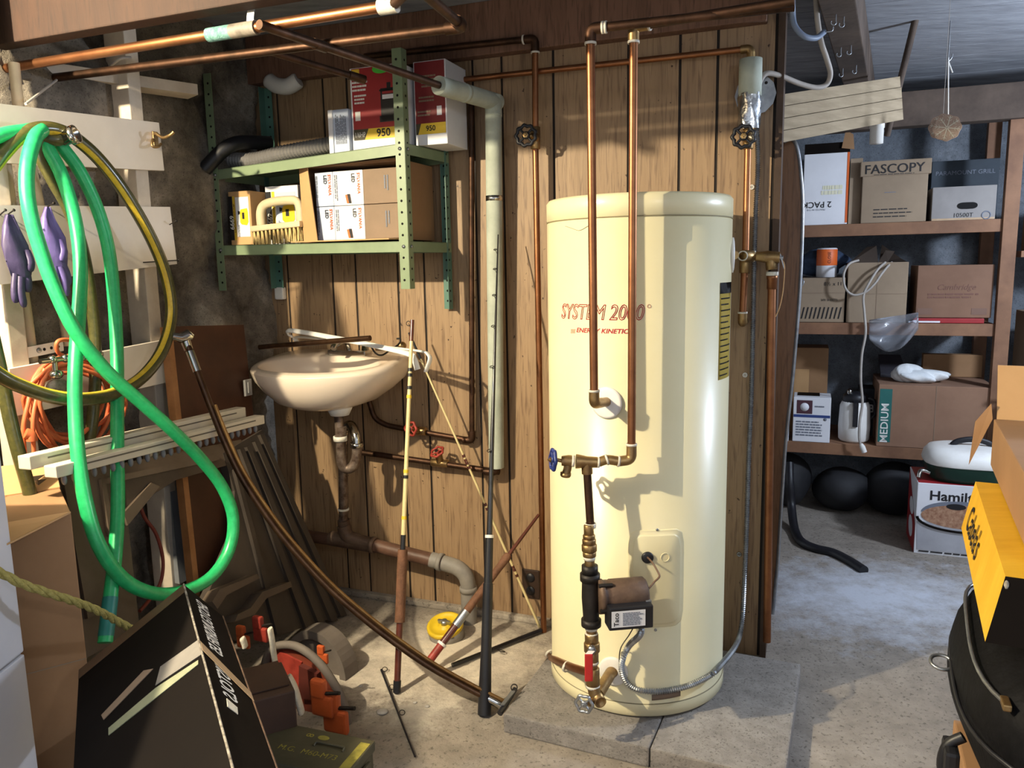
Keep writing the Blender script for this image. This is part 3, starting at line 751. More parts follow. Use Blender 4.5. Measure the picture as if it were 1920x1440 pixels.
# its lower branch with a red valve
w0, w1 = P(936, 885, .05), P(676, 848, .05)
t.add('branch', MB().tube([w0, w1], .0115, 14), COPD)
vq = P(825, 868, .05); vt = P(822, 848, .075)
mb = MB(); fitting(mb, vq-WX*.035, vq+WX*.035, .0155); mb.cyl(vq, vt, .014); va = t.add('stop_valve', mb, BRASS)
handwheel(t, vt+UP*.004+WN*.01, V((-.35, -.45, .75)), .028, REDI, va, 'red_handwheel', 6, BLKM)
t.done()
t = T('supply_pipe', 'dark copper pipe beside the insulated pipe, bending to a red valve under the basin', 'pipe')
s0, s1 = P(884, 190, .03), P(885, 826, .03); s2, s3, s4 = P(780, 808, .035), P(716, 797, .045), P(690, 745, .06)
t.add('pipe', MB().tube(rounded([s0, s1, s2, s3+WX*.02, P(702, 785, .05), s4], .03, 7), .0105, 14), COPD)
t.add('elbow', MB().tube(rounded([s1+UP*.035, s1, s1-WX*.035], .022, 7), .0138, 14), COPD)
vq = P(786, 808, .037); vt = P(770, 804, .10)
mb = MB(); fitting(mb, vq-WX*.028, vq+WX*.03, .0165); mb.cyl(vq, vt, .011); va = t.add('stop_valve', mb, BRASS)
handwheel(t, vt, WN+V((-.25, 0, .1)), .03, REDI, va, 'red_handwheel', 6, BLKM)
t.done()
# drain
t = T('drain_pipe', 'rusty drain under the basin with chrome trap and grey elbow down to the floor', 'drain')
o1 = .26
tr = [P(640, 800, o1), P(640, 862, o1), P(648, 878, o1-.01), P(660, 876, o1-.015), P(668, 860, o1-.02), P(669, 838, o1-.02), P(667, 815, o1-.03), P(658, 798, o1-.06), P(648, 803, o1-.10), P(643, 830, .13), P(643, 880, .12), P(644, 985, .11)]
t.add('tailpiece', MB().tube([P(634, 766, o1), P(638, 830, o1)], .0165, 18), RUSTC)
t.add('trap', MB().tube(cat(tr[:6], 7), .0185, 18), RUSTC)
t.add('trap_arm', MB().tube(cat(tr[5:10], 7), .0185, 18), CHR)
t.add('down_pipe', MB().tube([tr[9], tr[11]], .0185, 18), RUSTC)
collar(t, P(638, 822, o1), UP, .025, SOLD, .018, 'slip_nut'); collar(t, P(669, 834, o1-.02), UP, .025, CHR, .016, 'slip_nut'); collar(t, P(644, 955, .115), UP, .022, SOLD, .008)
g0, g1, g2, g3 = P(573, 1004, .10), P(650, 1008, .10), P(700, 1022, .10), P(830, 1055, .10)
mb = MB(); mb.cyl(P(644, 975, .11), g1, .024); mb.tube(cat([P(644, 985, .11), P(655, 1008, .105), g2], 5), .028, 18); mb.cyl(P(620, 1009, .10), g2, .03)
t.add('wye', mb, IRON)
t.add('brown_stub', MB().tube([g0, P(622, 1012, .10)], .024, 16), mat('rusty_brown_pipe', '4a3225', '64483a', 12, .5, bump=.1))
t.add('brown_run', MB().tube([g2, g3], .0265, 16), MC['rusty_brown_pipe'])
collar(t, g2, g3-g2, .033, IRON, .02, 'hub')
g4 = P(893, 1074, .10); gf = P(880, 1168, .085); gf = V((gf.x, gf.y, 0))
gt = V((gf.x, gf.y, g4.z-.01))
t.add('grey_elbow', MB().tube(rounded([P(808, 1049, .10), gt+UP*.01, V((gf.x, gf.y, -.02))], .085, 8), .03, 18), GPVC)
collar(t, gt.lerp(gf, .33), UP, .0335, GPVC, .02, 'hub'); collar(t, P(826, 1054, .10), g3-g2, .034, GPVC, .016, 'hub')
t.done()
# ================================================================ BASIN
t = T('wall_basin', 'almond coloured wall-hung basin with oval bowl against the panelling', 'sink')
SCN, ZR = .135, 1.0
def outl(k, n, sx=1.0, so=1.0, z=0, n0=0.0):
    a = 2*math.pi*k/n; c, s_ = math.cos(a), math.sin(a)
    hs, ho = .288*sx, .235*so
    if s_ >= 0: x, y = c*hs, s_*ho              # front: ellipse
    else:
        p = 5; d = (abs(c)**p+abs(s_)**p)**(-1/p); x, y = c*d*hs, s_*d*.20*min(so*1.0, 1)   # squared back
    return x, y
def ring(n, sx, so, z, co=.22, tilt=0.0, back=.008):
    R = []
    for k in range(n):
        x, y = outl(k, n, sx, so); off = max(co+y, back)
        R.append(WF(SCN+x, off, z+tilt*(.22-off)/.2))
    return R
n = 56
outer = [ring(n, .30, .30, .846, .25), ring(n, .42, .42, .852, .25), ring(n, .62, .64, .872, .24), ring(n, .82, .84, .915, .23), ring(n, .95, .96, .952, .22), ring(n, 1.0, 1.0, .985, .22), ring(n, 1.0, 1.0, 1.0, .22, .012), ring(n, .985, .985, 1.012, .22, .022), ring(n, .96, .96, 1.016, .22, .024)]
inn = []
for (sx, so, z, co) in ((.90, .88, 1.014, .252), (.87, .85, 1.008, .254), (.83, .80, .972, .257), (.66, .63, .922, .262), (.4, .4, .90, .26), (.12, .14, .888, .25)):
    R = []
    for k in range(n):
        a = 2*math.pi*k/n; R.append(WF(SCN+.275*sx*math.cos(a), co+.205*so*math.sin(a)*(1 if math.sin(a) > 0 else .78), z+(.012*(.22-co-.205*so*math.sin(a))/.2 if z > 1 else 0)))
    inn.append(R)
bs = t.add('basin', MB().loft(outer+inn), PORC)
t.add('drain_boss', MB().lathe(P(637, 772, .26), UP, [(0, -.012), (.034, -.012), (.045, .01), (.06, .05), (0, .05)], 24), WHT)
q = WF(SCN, .245, .889); t.add('drain_ring', MB().lathe(q, UP, [(.02, 0), (.024, .002), (.018, .003), (.016, .001)], 20, closed=True), CHR)
mb = MB(); fq = WF(SCN+.02, .085, 1.035)
mb.box(fq, WX*.17, WN*.05, UP*.022, .006); mb.tube(cat([fq+UP*.01, fq+UP*.045+WN*.02, fq+UP*.04+WN*.09, fq+UP*.025+WN*.11], 5), .011, 12)
fa = t.add('faucet', mb, CHR)
for k in (-1, 1): t.add('faucet_handle', MB().lathe(fq+WX*.07*k+UP*.01, UP, [(0, 0), (.015, 0), (.012, .02), (.02, .024), (.019, .04), (0, .042)], 8), CHR, None, fa)
t.done()
def flatrod(name, label, cat_, pts, w, m, group=None, wn=None):
    mb = MB(); mb.tube(pts, w, 10, True, True, 0, .45); return one(name, label, cat_, mb, m, group)
B0 = [P(549, 632, .18), P(540, 626, .19), P(548, 620, .2), P(640, 636, .24), P(720, 652, .27), P(767, 664, .3), P(776, 672, .31), P(783, 693, .31)]
B1 = [P(556, 640, .13), P(560, 632, .13), P(640, 640, .17), P(720, 650, .21), P(790, 659, .26), P(803, 665, .27), P(806, 675, .275), P(798, 697, .275)]
flatrod('curtain_rod', 'nearer white curtain rod on the basin, its hook beside the cream fishing rod', 'curtain rod', cat(B0, 6), .0105, WHT, 'white curtain rods on the basin')
flatrod('curtain_rod', 'rear white curtain rod on the basin, its hook sticking out farthest right', 'curtain rod', cat(B1, 6), .0105, WHT, 'white curtain rods on the basin')
one('brown_tube', 'brown metal tube lying across the back of the basin', 'tube', MB().tube([P(487, 651, .30), P(694, 634, .33)], .0098, 14), BRNZ)
one('wire_hook', 'thin bent wire hook on the basin next to the curtain rods', 'hook', MB().tube(cat([P(680, 640, .25), P(694, 648, .25), P(704, 662, .24), P(716, 666, .22), P(732, 656, .18), P(748, 645, .13), P(750, 636, .12), P(744, 635, .12)], 6), .0035, 8), BLKM)
one('brass_plug', 'small tan plug at the right back corner of the basin', 'plug', MB().ball(P(753, 648, .10), WX*.018, WN*.018, UP*.016, 14, 8), BRASS)
one('wall_outlet', 'brown double power outlet low on the panelling beside the tank pipe', 'outlet', MB(), OUTL) if False else None
t = T('wall_outlet', 'dark brown double power outlet low on the panelling beside the tank', 'outlet')
q = P(996, 1094, 0); t.add('plate', MB().box(q+WN*.004, WX*.07, WN*.008, UP*.115, .004), OUTL)
for k in (-1, 1):
    t.add('receptacle', MB().lathe(q+WN*.008+UP*.026*k, WN, [(0, 0), (.018, 0), (.017, .003), (0, .003)], 20), BLK)
t.done()
q = Z(839, 1192, .0); qa = V((-.12, -.25, .9))
t = T('floor_drain_cap', 'round yellow cap on a short pipe stub in the floor by the panelling', 'drain cap')
t.add('pipe_stub', MB().lathe(V((q.x, q.y, -.005)), qa, [(.0, 0), (.066, 0), (.066, .05), (.0, .05)], 32), GPVC)
qn = qa.normalized()
t.add('cap', MB().lathe(V((q.x, q.y, 0))+qn*.042, qn, [(0, 0), (.068, 0), (.068, .012), (.064, .016), (.056, .016), (.052, .010), (.022, .010), (.02, .016), (0, .016)], 36), YCAP)
t.add('wing_nut', MB().box(V((q.x, q.y, 0))+qn*.066, WX*.05, WN*.012, qn*.018, .004).lathe(V((q.x, q.y, 0))+qn*.056, qn, [(0, 0), (.014, 0), (.012, .016), (0, .016)], 12), STEEL)
t.done()

# ================================================================ FISHING RODS
def rodpart(a, b, f0, f1, r0, r1, seg=12): return MB().tube([a.lerp(b, f0), a.lerp(b, f1)], [r0, r1], seg)
t = T('fishing_rod', 'cream fishing rod with brown cork grip, upright in front of the basin edge', 'fishing rod', 'fishing rods by the panelling')
a, b = Z(744, 1298, .004), P(773, 600, .3)
t.add('butt', rodpart(a, b, 0, .03, .0125, .0125), BLK); t.add('handle_tube', rodpart(a, b, .03, .18, .0105, .0105), RODR)
t.add('cork_grip', rodpart(a, b, .18, .37, .0165, .0165, 16), CORK); t.add('ferrule', rodpart(a, b, .37, .40, .0085, .008), BLK)
bl = t.add('blank', rodpart(a, b, .40, .94, .0078, .0062), RODC); t.add('tip', rodpart(a, b, .94, 1, .007, .007), RODR)
for f in (.40, .45, .56, .575, .78, .805, .84, .855): t.add('thread_wrap', rodpart(a, b, f, f+.009, .0086, .0086), BLK if f not in (.45, .575, .78) else YEL, None, bl)
q = a.lerp(b, .99); t.add('line_guide', MB().torus(q-WX*.014, WN, .008, .0014, 14, 6).cyl(q-WX*.014, q-UP*.03, .0012, 6), BLKM)
t.done()
t = T('fishing_rod', 'tall black fishing rod with a fat black foam handle, leaning on the insulated pipe', 'fishing rod', 'fishing rods by the panelling')
a, b = Z(908, 1340, .004), P(934, 440, .125)
t.add('foam_grip', MB().tube([a, a.lerp(b, .03), a.lerp(b, .12), a.lerp(b, .25)], [.0205, .02, .0165, .0155], 16), BLK)
t.add('handle_tube', rodpart(a, b, .25, .34, .0135, .0125), BLK)
t.add('band', rodpart(a, b, .34, .346, .014, .014), WHT); t.add('blank', MB().tube([a.lerp(b, .346), a.lerp(b, .6), b], [.0095, .0062, .002], 10), RODB)
for f in (.52, .70, .79, .86, .92, .965):
    q = a.lerp(b, f)-WX*.006+WN*.008; t.add('line_guide', MB().torus(q, UP+WN*.5, .0075*(1.25-f*.6), .0013, 14, 6).cyl(q, a.lerp(b, f-.012), .001, 6), BLKM)
t.done()
t = T('fishing_rod', 'thin cream fishing rod slanting from the basin down to the foot of the tank pipe', 'fishing rod', 'fishing rods by the panelling')
a, b = Z(1012, 1176, .006), P(774, 640, .12)
t.add('blank', MB().tube([a, b], [.0055, .0035], 10), RODC)
for f in (.18, .20, .21, .40, .415, .43, .56, .575, .585, .6): t.add('thread_wrap', rodpart(a, b, f, f+.009, .006, .006), RODR)
t.add('tip', rodpart(a, b, .94, 1.03, .0048, .004), BLK); t.done()
t = T('fishing_rod', 'short maroon fishing rod with worn cork handle leaning over the yellow floor cap', 'fishing rod', 'fishing rods by the panelling')
a, b = Z(812, 1230, .075), P(1010, 965, .10)
t.add('butt', rodpart(a, b, -.04, .07, .0135, .0135), REDI); t.add('ring', rodpart(a, b, .07, .085, .017, .017), WHT); t.add('thread_tube', rodpart(a, b, .085, .2, .0125, .0125), RODR)
t.add('reel_seat', rodpart(a, b, .2, .3, .015, .015, 16), STEEL); t.add('cork_grip', MB().tube([a.lerp(b, f) for f in (.3, .5, .6, .66, .665, .70)], [.0145, .0135, .013, .0145, .0165, .013], 14), CORK)
t.add('blank', rodpart(a, b, .70, 1, .007, .0055), RODR); t.done()
t = T('fishing_rod', 'black rod section lying on the floor behind the black foam handle', 'fishing rod', 'fishing rods by the panelling')
a, b = Z(848, 1247, .01), Z(1014, 1182, .012)
t.add('blank', MB().tube([a, b], [.0075, .0085], 10), RODB); q = a.lerp(b, .5)+V((.01, -.03, .0))
t.add('line_guide', MB().torus(V((q.x, q.y, .012)), V((.3, .3, 1)), .014, .0015, 16, 6), BLKM); t.done()
t = T('rod_tip', 'thin black rod tip with ring guides on the floor before the cream rod', 'fishing rod', 'fishing rods by the panelling')
a, b = Z(715, 1256, .008), Z(778, 1418, .006)
t.add('blank', MB().tube([a, b], [.0042, .003], 8), RODB)
for f, k in ((.0, 1), (.24, 1), (.55, 1)):
    q = a.lerp(b, f)+V((.012, 0, .002)); t.add('line_guide', MB().torus(q, V((.2, -.5, 1)), .0085, .0014, 16, 6), BLKM)
t.done()
t = T('rod_tip', 'black rod tip with a large ring guide resting on the corner of the concrete pad', 'fishing rod', 'fishing rods by the panelling')
a, b = Z(937, 1338, .05), Z(966, 1292, .075)
t.add('blank', MB().tube([a, b], [.009, .008], 10), RODB); t.add('line_guide', MB().torus(Z(964, 1289, .085), V((.2, -.9, .3)), .0095, .0018, 18, 6), BLKM)
t.add('reel_foot', MB().bar(Z(942, 1322, .068), Z(962, 1296, .085), V((.012, 0, 0)), V((0, 0, .004))), STEEL); t.done()
# long bent bronze tube
ha = L(352, 648, .28); hb = Z(940, 1322, .03)
px = [(352, 648), (372, 702), (396, 766), (420, 826), (448, 886), (484, 944), (526, 1002), (572, 1056), (622, 1108), (680, 1158), (742, 1206), (806, 1250), (870, 1286), (938, 1321)]
pts = []
for i, (u, v) in enumerate(px):
    f = i/(len(px)-1); pts.append(D(u, v, ha.y+(hb.y-ha.y)*f))
t = T('bent_tube', 'long bronze tube bowed from a chrome clamp on the left wall down to the pad', 'tube')
t.add('tube', MB().tube(cat(pts, 6), .0105, 14, True, True, 0), BRNZ)
t.add('second_tube', MB().tube(cat([p+V((.014, -.003, .012)) for p in pts[2:]], 6), .0055, 8), mat('brass_tube_edge', '8a6a40', '6b4d2e', 12, .3, .8))
mb = MB(); mb.tube([L(322, 630, .26), L(338, 634, .27), L(352, 628, .28), L(362, 632, .29)], [.012, .016, .018, .01], 14); mb.tube([L(346, 634, .27), L(354, 656, .28)], [.016, .014], 14)
t.add('chrome_clamp', mb, CHR); t.add('chrome_sleeve', MB().tube([pts[0].lerp(pts[1], .2), pts[0].lerp(pts[1], .9)], .013, 14), CHR)
t.add('end_cap', MB().tube([pts[-1].lerp(pts[-2], .4), pts[-1]+V((.005, 0, -.003))], .013, 14), CHR)
t.done()

# ================================================================ GREEN METAL SHELF
SO = .30
t = T('metal_shelf', 'green perforated steel shelf rack hanging in the corner above the basin', 'shelf rack')
def ang_post(name, s, o, z0, z1, front, right, m):
    mb = MB(); w = .034; th = .0022; sg = -1 if right else 1; og = -1 if front else 1
    mb.box(WF(s+sg*w/2, o, (z0+z1)/2), WX*w, WN*th, UP*(z1-z0)); mb.box(WF(s, o+og*w/2, (z0+z1)/2), WX*th, WN*w, UP*(z1-z0))
    hm = mb; k = z0+.03
    while k < z1-.02:
        fo = o+(th/2+.0002 if front else th/2+.0002)
        hm.lathe(WF(s+sg*w*.55, fo, k), WN, [(0, 0), (.0042, 0), (.0042, .0004), (0, .0004)], 10, True, 1)
        if right: hm.lathe(WF(s+th/2, o+og*w*.55, k), WX, [(0, 0), (.0042, 0), (.0042, .0004), (0, .0004)], 10, True, 1)
        k += .0375
    return t.add(name, mb, [m, HOLE])
z_lo, z_hi = 1.283, 2.06
ang_post('post', .545, SO, z_lo, z_hi, True, True, GSHELF); ang_post('post', -.262, SO, z_lo, z_hi, True, False, GSHELF)
ang_post('post', .572, .022, 1.2, z_hi, False, True, GSHELF2); ang_post('post', -.215, .022, 1.283, z_hi, False, False, GSHELF2)
q = WF(-.205, .014, 1.262); t.add('post_foot', MB().box(q, WX*.042, WN*.024, UP*.05, .006), WHT)
def shelfp(zl, zr):
    mb = MB(); a, b = WF(-.26, SO-.003, zl), WF(.545, SO-.003, zr); c, d = WF(.575, .025, zr), WF(-.215, .025, zl)
    mb.prism([a, b, c, d], UP*-.0025); lip = .036
    for p, q in ((a, b), (b, c), (c, d), (d, a)): mb.prism([p, q, q-UP*lip, p-UP*lip], (V((0, 0, 1)).cross(q-p)).normalized()*.002)
    h = t.add('shelf', mb, GSHELF)
    for s, z in ((-.24, zl), (.528, zr)):
        t.add('bolt', MB().lathe(WF(s, SO+.002, z-.018), WN, [(0, 0), (.0062, 0), (.0055, .003), (0, .004)], 12), STEEL, None, h)
    t.add('bolt', MB().lathe(WF(.5475, SO-.018, zr-.018), WX, [(0, 0), (.0062, 0), (.0055, .003), (0, .004)], 12), STEEL, None, h)
ZU0, ZU1, ZL = 1.722, 1.762, 1.447
shelfp(ZU0, ZU1); shelfp(1.45, 1.443)
t.done()
def zu(s): return ZU0+(ZU1-ZU0)*(s+.26)/.805+.001
ZLS = 1.4512
def carton(t, s0, s1, o0, o1, z0, z1, m, name='carton', rz=0):
    mb = MB(); mb.box(WF((s0+s1)/2, (o0+o1)/2, (z0+z1)/2), WX*(s1-s0), WN*(o1-o0), UP*(z1-z0), .0015, 0, 1); return t.add(name, mb, m)
# red pump cartons
def pump_carton(s0, s1, o1, lab, side):
    zz = zu(s0 if not side else s0)+.003; z1 = zz+.272
    t = T('pump_carton', lab, 'box', 'red pump cartons on the top shelf'); c = WF((s0+s1)/2, o1, 0); w = s1-s0
    b = carton(t, s0, s1, o1-.165, o1, zz, z1, PAPW)
    def at(fx, fz): return WF(s0+w*fx, o1+.0004, zz+.272*fz)
    t.add('red_panel', rect(at(.5, .56), WX, UP, w*.93, .272*.86), DRED if side else RED, None, b)
    t.add('yellow_flash', MB().prism([at(.25 if not side else .1, .13)+WN*.001, at(.965, .13)+WN*.001, at(.965, .26)+WN*.001, at(.33 if not side else .2, .26)+WN*.001], WN*.0005), YEL, None, b)
    t.add('black_flash', MB().prism([at(.035, .13)+WN*.001, at(.25 if not side else .1, .13)+WN*.001, at(.33 if not side else .2, .26)+WN*.001, at(.035, .26)+WN*.001], WN*.0005), OLIV, None, b)
    if not side:
        t.add('power_lettering', text_mb('1/6HP', at(.16, .19)+WN*.0015, WX, UP, .024, sx=.72), WINK, None, b)
        t.add('rate_lettering', text_mb('950', at(.62, .195)+WN*.0015, WX, UP, .036, bold=.02), INK, None, b)
        t.add('feature_print', lines_mb(at(.22, .8)+WN*.0012, WX, UP, .07, .05, 4), WINK, None, b); t.add('feature_print', lines_mb(at(.2, .62)+WN*.0012, WX, UP, .05, .035, 3), WINK, None, b); t.add('badge', rect(at(.13, .42)+WN*.001, WX, UP, .02, .03), WINK, None, b)
        pm = MB(); pm.box(at(.75, .53)+WN*.0015, WX*.064, WN*.001, UP*.105, .0004); pm.box(at(.75, .75)+WN*.0015, WX*.014, WN*.001, UP*.02); pm.box(at(.75, .36)+WN*.0015, WX*.076, WN*.001, UP*.02); pm.box(at(.75, .7)+WN*.0015, WX*.072, WN*.001, UP*.006)
        t.add('pump_picture', pm, BLK, None, b); t.add('picture_label', rect(at(.75, .62)+WN*.002, WX, UP, .05, .014), PAPW, None, b); t.add('picture_label', rect(at(.75, .67)+WN*.002, WX, UP, .05, .008), RED, None, b)
        sm_ = MB(); q = at(.62, .955)+WN*.002; sm_.prism([q+(WX*math.cos(a)*.034+UP*math.sin(a)*.015) for a in (2*math.pi*k/24 for k in range(24))], WN*.0005); t.add('green_sticker', sm_, GREENST, None, b)
        t.add('brand_band', rect(at(.12, .955)+WN*.001, WX, UP, .03, .014), YEL, None, b)
    else:
        t.add('rate_lettering', text_mb('950', at(.5, .195)+WN*.0015, WX, UP, .024, bold=.02), INK, None, b)
        for f in ((.5, .8), (.5, .72), (.4, .55), (.35, .38)): t.add('feature_print', lines_mb(at(*f)+WN*.0012, WX, UP, .06, .022, 2), PAPD, None, b)
        t.add('barcode', rect(at(.78, .4)+WN*.001, WX, UP, .018, .03), PAPW, None, b)
    t.done()
sA = wc(P(662, 276, .255))[0]; sB = .52
pump_carton(sA, sB, .255, 'red and white pump carton with 1/6HP print, left of the green post', False)
pump_carton(.535, .655, .20, 'red pump carton with darker side print, right of the green post on the top shelf', True)
s0, s1 = wc(P(627, 278, .27))[0], sA-.004
t = T('small_carton', 'small white and grey carton between the ribbed hose and the red pump carton', 'box')
zz = zu(s0)+.002; b = carton(t, s0, s1, .12, .27, zz, zz+.145, PAPG); t.add('end_flap', MB().box(WF(s0-.008, .27, zz+.07), WX*.018, WN*.012, UP*.15, .003), PAPW, None, b)
t.add('fine_print', lines_mb(WF((s0+s1)/2, .2708, zz+.08), UP, -WX, .1, .045, 7), GRINK, None, b); t.done()
pth = cat([P(412, 292, .2), P(440, 300, .2), P(480, 300, .2), P(520, 290, .2), P(560, 282, .19), P(600, 275, .18), P(635, 268, .17)], 14)
pp, rr_ = ribbed(pth, .0265, .013, .11)
one('ribbed_hose', 'grey ribbed vacuum hose lying along the top shelf', 'hose', MB().tube(pp, rr_, 20, True, False), mat('grey_ribbed_plastic', '6d6a68', '7d7a78', 8, .45))
one('black_pipe', 'black bent plastic pipe hanging over the left end of the top shelf', 'pipe', MB().tube(rounded([P(383, 318, .33), P(432, 266, .28), P(505, 268, .12)], .06, 6), .0255, 18), BLK)
# yellow utility pump cartons
def util_carton(s0, s1, o0, o1, z1, lab, tilt):
    t = T('pump_carton', lab, 'box', 'yellow pump cartons on the lower shelf'); w = s1-s0; z0 = ZLS; h = z1-z0
    def at(fx, fz): return WF(s0+w*fx, o1+.0004, z0+h*fz)
    b = carton(t, s0, s1, o0, o1, z0, z1, CARDL if not tilt else PAPW)
    t.add('black_band', rect(at(.09, .5), WX, UP, w*.17, h*.82), INK, None, b); t.add('panel', rect(at(.62, .52), WX, UP, w*.6, h*.74), PAPW if not tilt else PAPG, None, b)
    t.add('yellow_edge', rect(at(.24, .5), WX, UP, w*.09, h*.82), YEL, None, b)
    t.add('price_lettering', text_mb('6999', at(.11, .42)+WN*.0012, -UP, WX, .026, bold=.02), WINK, None, b)
    t.add('side_lettering', text_mb('SUBMERSIBLE UTILITY PUMP', at(.255, .5)+WN*.0012, UP, -WX, .0085, bold=.01), INK, None, b)
    pm = MB(); pm.prism([at(.5, .42)+WN*.001, at(.5, .6)+WN*.001, at(.55, .66)+WN*.001, at(.85, .68)+WN*.001, at(.88, .6)+WN*.001, at(.88, .42)+WN*.001, at(.8, .36)+WN*.001, at(.56, .38)+WN*.001], WN*.0006)
    pu = t.add('pump_picture', pm, YCAP, None, b); t.add('picture_cap', MB().prism([at(.42, .56)+WN*.001, at(.42, .64)+WN*.001, at(.52, .62)+WN*.001, at(.52, .58)+WN*.001], WN*.0006), INK, None, b); t.add('picture_label', rect(at(.66, .54)+WN*.0017, WX, UP, w*.1, h*.12), INK, None, b)
    t.add('fine_print', lines_mb(at(.42, .3)+WN*.001, UP, -WX, h*.3, w*.09, 3), GRINK, None, b)
    t.done()
sa, sb = -.224, wc(P(474, 452, .26))[0]
util_carton(sa, sb, .05, .26, ZLS+.195, 'yellow and black pump carton at the left end of the lower green shelf', False)
sa, sb = sb+.003, wc(P(562, 450, .18))[0]
util_carton(sa, sb, .03, .175, ZLS+.215, 'second pump carton, with white front, behind the scrubbing brush on the lower shelf', True)
# scrubbing brush
t = T('scrubbing_brush', 'beige scrubbing brush with bristles down, on the lower green shelf', 'brush')
qa_, qb_ = P(478, 430, .24), P(571, 420, .24)
bx = (qb_-qa_).normalized(); mid = (qa_+qb_)/2; ln = (qb_-qa_).length
bz = UP
t.add('block', MB().box(mid-UP*.0, bx*ln, WN*.06, UP*.022, .006), mat('beige_wood', 'b8a888', 'c8b99a', 8, .6))
t.add('handle', MB().tube(cat([mid-bx*ln*.36, mid-bx*ln*.36+UP*.06, mid-bx*ln*.22+UP*.088, mid+bx*ln*.2+UP*.09, mid+bx*ln*.4+UP*.075, mid+bx*ln*.42], 6), .0135, 14, True, True, 0, 1.2), MC['beige_wood'])
bm_ = MB(); hb_ = mid.z-.011-ZLS-.002
for i in range(12):
    for k in range(4):
        c = mid+bx*(ln*(-.44+.88*i/11))+WN*(-.022+.0147*k)-UP*.011
        for m_ in range(3): bm_.tube([c+bx*.002*(m_-1), c-UP*hb_+bx*(random.uniform(-.005, .005)+.004*(m_-1))+WN*random.uniform(-.003, .003)], [.0022, .0016], 5)
o = t.add('bristles', bm_, mat('tan_bristles', 'c0a46a', 'd1b87f', 30, .8)); t.done()
# big carton with lamp boxes
c0, c1_, c2_, c3_ = P(568, 447, .25), P(748, 449, .25), P(744, 308, .25), P(552, 320, .25)
sA, sB = wc(c0)[0], .508; zb, zt_ = ZLS, ZLS+.262
t = T('cardboard_carton', 'open cardboard carton full of white bulb boxes on the lower green shelf', 'box')
mb = MB(); th = .004; oF, oB = .245, .03
mb.box(WF((sA+sB)/2, (oF+oB)/2, zb+th/2), WX*(sB-sA), WN*(oF-oB), UP*th); mb.box(WF((sA+sB)/2, oB, (zb+zt_)/2), WX*(sB-sA), WN*th, UP*(zt_-zb))
for s in (sA+th/2, sB-th/2): mb.box(WF(s, (oF+oB)/2, (zb+zt_)/2), WX*th, WN*(oF-oB), UP*(zt_-zb))
mb.box(WF((sA+sB)/2, (oF+oB)/2, zt_+th/2), WX*(sB-sA), WN*(oF-oB), UP*th)
t.add('carton', mb, CARD)
t.add('side_flap', MB().prism([WF(sA+.002, oF, zb+.004), WF(sA+.075, oF+.02, zb+.004), WF(sA+.05, oF+.02, zt_-.004), WF(sA, oF, zt_-.002)], WN*.004), CARDL)
t.add('bottom_flap', MB().prism([WF(sA+.07, oF+.001, zb), WF(sB-.02, oF+.001, zb), WF(sB-.04, oF+.048, zb), WF(sA-.02, oF+.05, zb)], UP*.004), CARDL)
t.add('top_flap', MB().prism([WF(sA-.005, oF, zt_), WF(sB, oF, zt_+.004), WF(sB-.02, oF+.01, zt_+.007), WF(sA-.07, oF+.05, zt_-.012)], UP*.004), CARD)
t.done()
def lamp_box(s0, s1, z0, z1, lab, side):
    t = T('bulb_box', lab, 'box', 'bulb boxes in the open carton'); w, h = s1-s0, z1-z0; of = .236
    def at(fx, fz): return WF(s0+w*fx, of+.0004, z0+h*fz)
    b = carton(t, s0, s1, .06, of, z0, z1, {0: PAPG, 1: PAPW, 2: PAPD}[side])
    if side < 2:
        t.add('name_lettering', text_mb('SYLVANIA', at(.86 if side else .82, .62)+WN*.001, -UP, WX, .016, bold=.02), ORG, None, b)
        t.add('type_lettering', text_mb('LED', at(.68 if side else .58, .78)+WN*.001, -UP, WX, .018, bold=.02), INK, None, b)
        t.add('fine_print', lines_mb(at(.1, .5)+WN*.001, -UP, WX, h*.8, w*.12, 2), GRINK, None, b)
        if side == 1:
            t.add('orange_badge', MB().prism([at(.45, .05)+WN*.001, at(.6, .05)+WN*.001, at(.56, .32)+WN*.001, at(.4, .3)+WN*.001], WN*.0005), ORG, None, b); t.add('badge_print', MB().prism([at(.52, .05)+WN*.0016, at(.6, .05)+WN*.0016, at(.56, .32)+WN*.0016, at(.47, .32)+WN*.0016], WN*.0004), INK, None, b)
    else: t.add('fine_print', lines_mb(at(.6, .55)+WN*.001, -UP, WX, h*.5, w*.14, 2), GRINK, None, b)
    t.done()
x0 = sA+.055; xs = [x0, x0+.075, x0+.198, sB-.012]; zm = zb+.006; hh = .118
for r in range(2):
    rn = ('lower', 'upper')[r]
    lamp_box(xs[0], xs[1]-.001, zm+r*(hh+.002), zm+r*(hh+.002)+hh, f'pale blue bulb box in the {rn} row of the carton, first from the left', 0)
    lamp_box(xs[1], xs[2]-.001, zm+r*(hh+.002), zm+r*(hh+.002)+hh, f'white bulb box with orange badge in the {rn} row of the carton', 1)
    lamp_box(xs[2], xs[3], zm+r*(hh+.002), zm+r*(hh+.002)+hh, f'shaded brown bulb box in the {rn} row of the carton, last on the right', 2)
q0, q1 = P(500, 155, .1), P(552, 162, .1)
one('white_pipe_elbow', 'white plastic pipe elbow showing under the beam above the green shelf', 'pipe', MB().tube(cat([P(504, 150, .045), P(518, 160, .05), P(540, 162, .05), P(560, 150, .045)], 5), [.02]+[.03]*14+[.026], 18), PVCW)
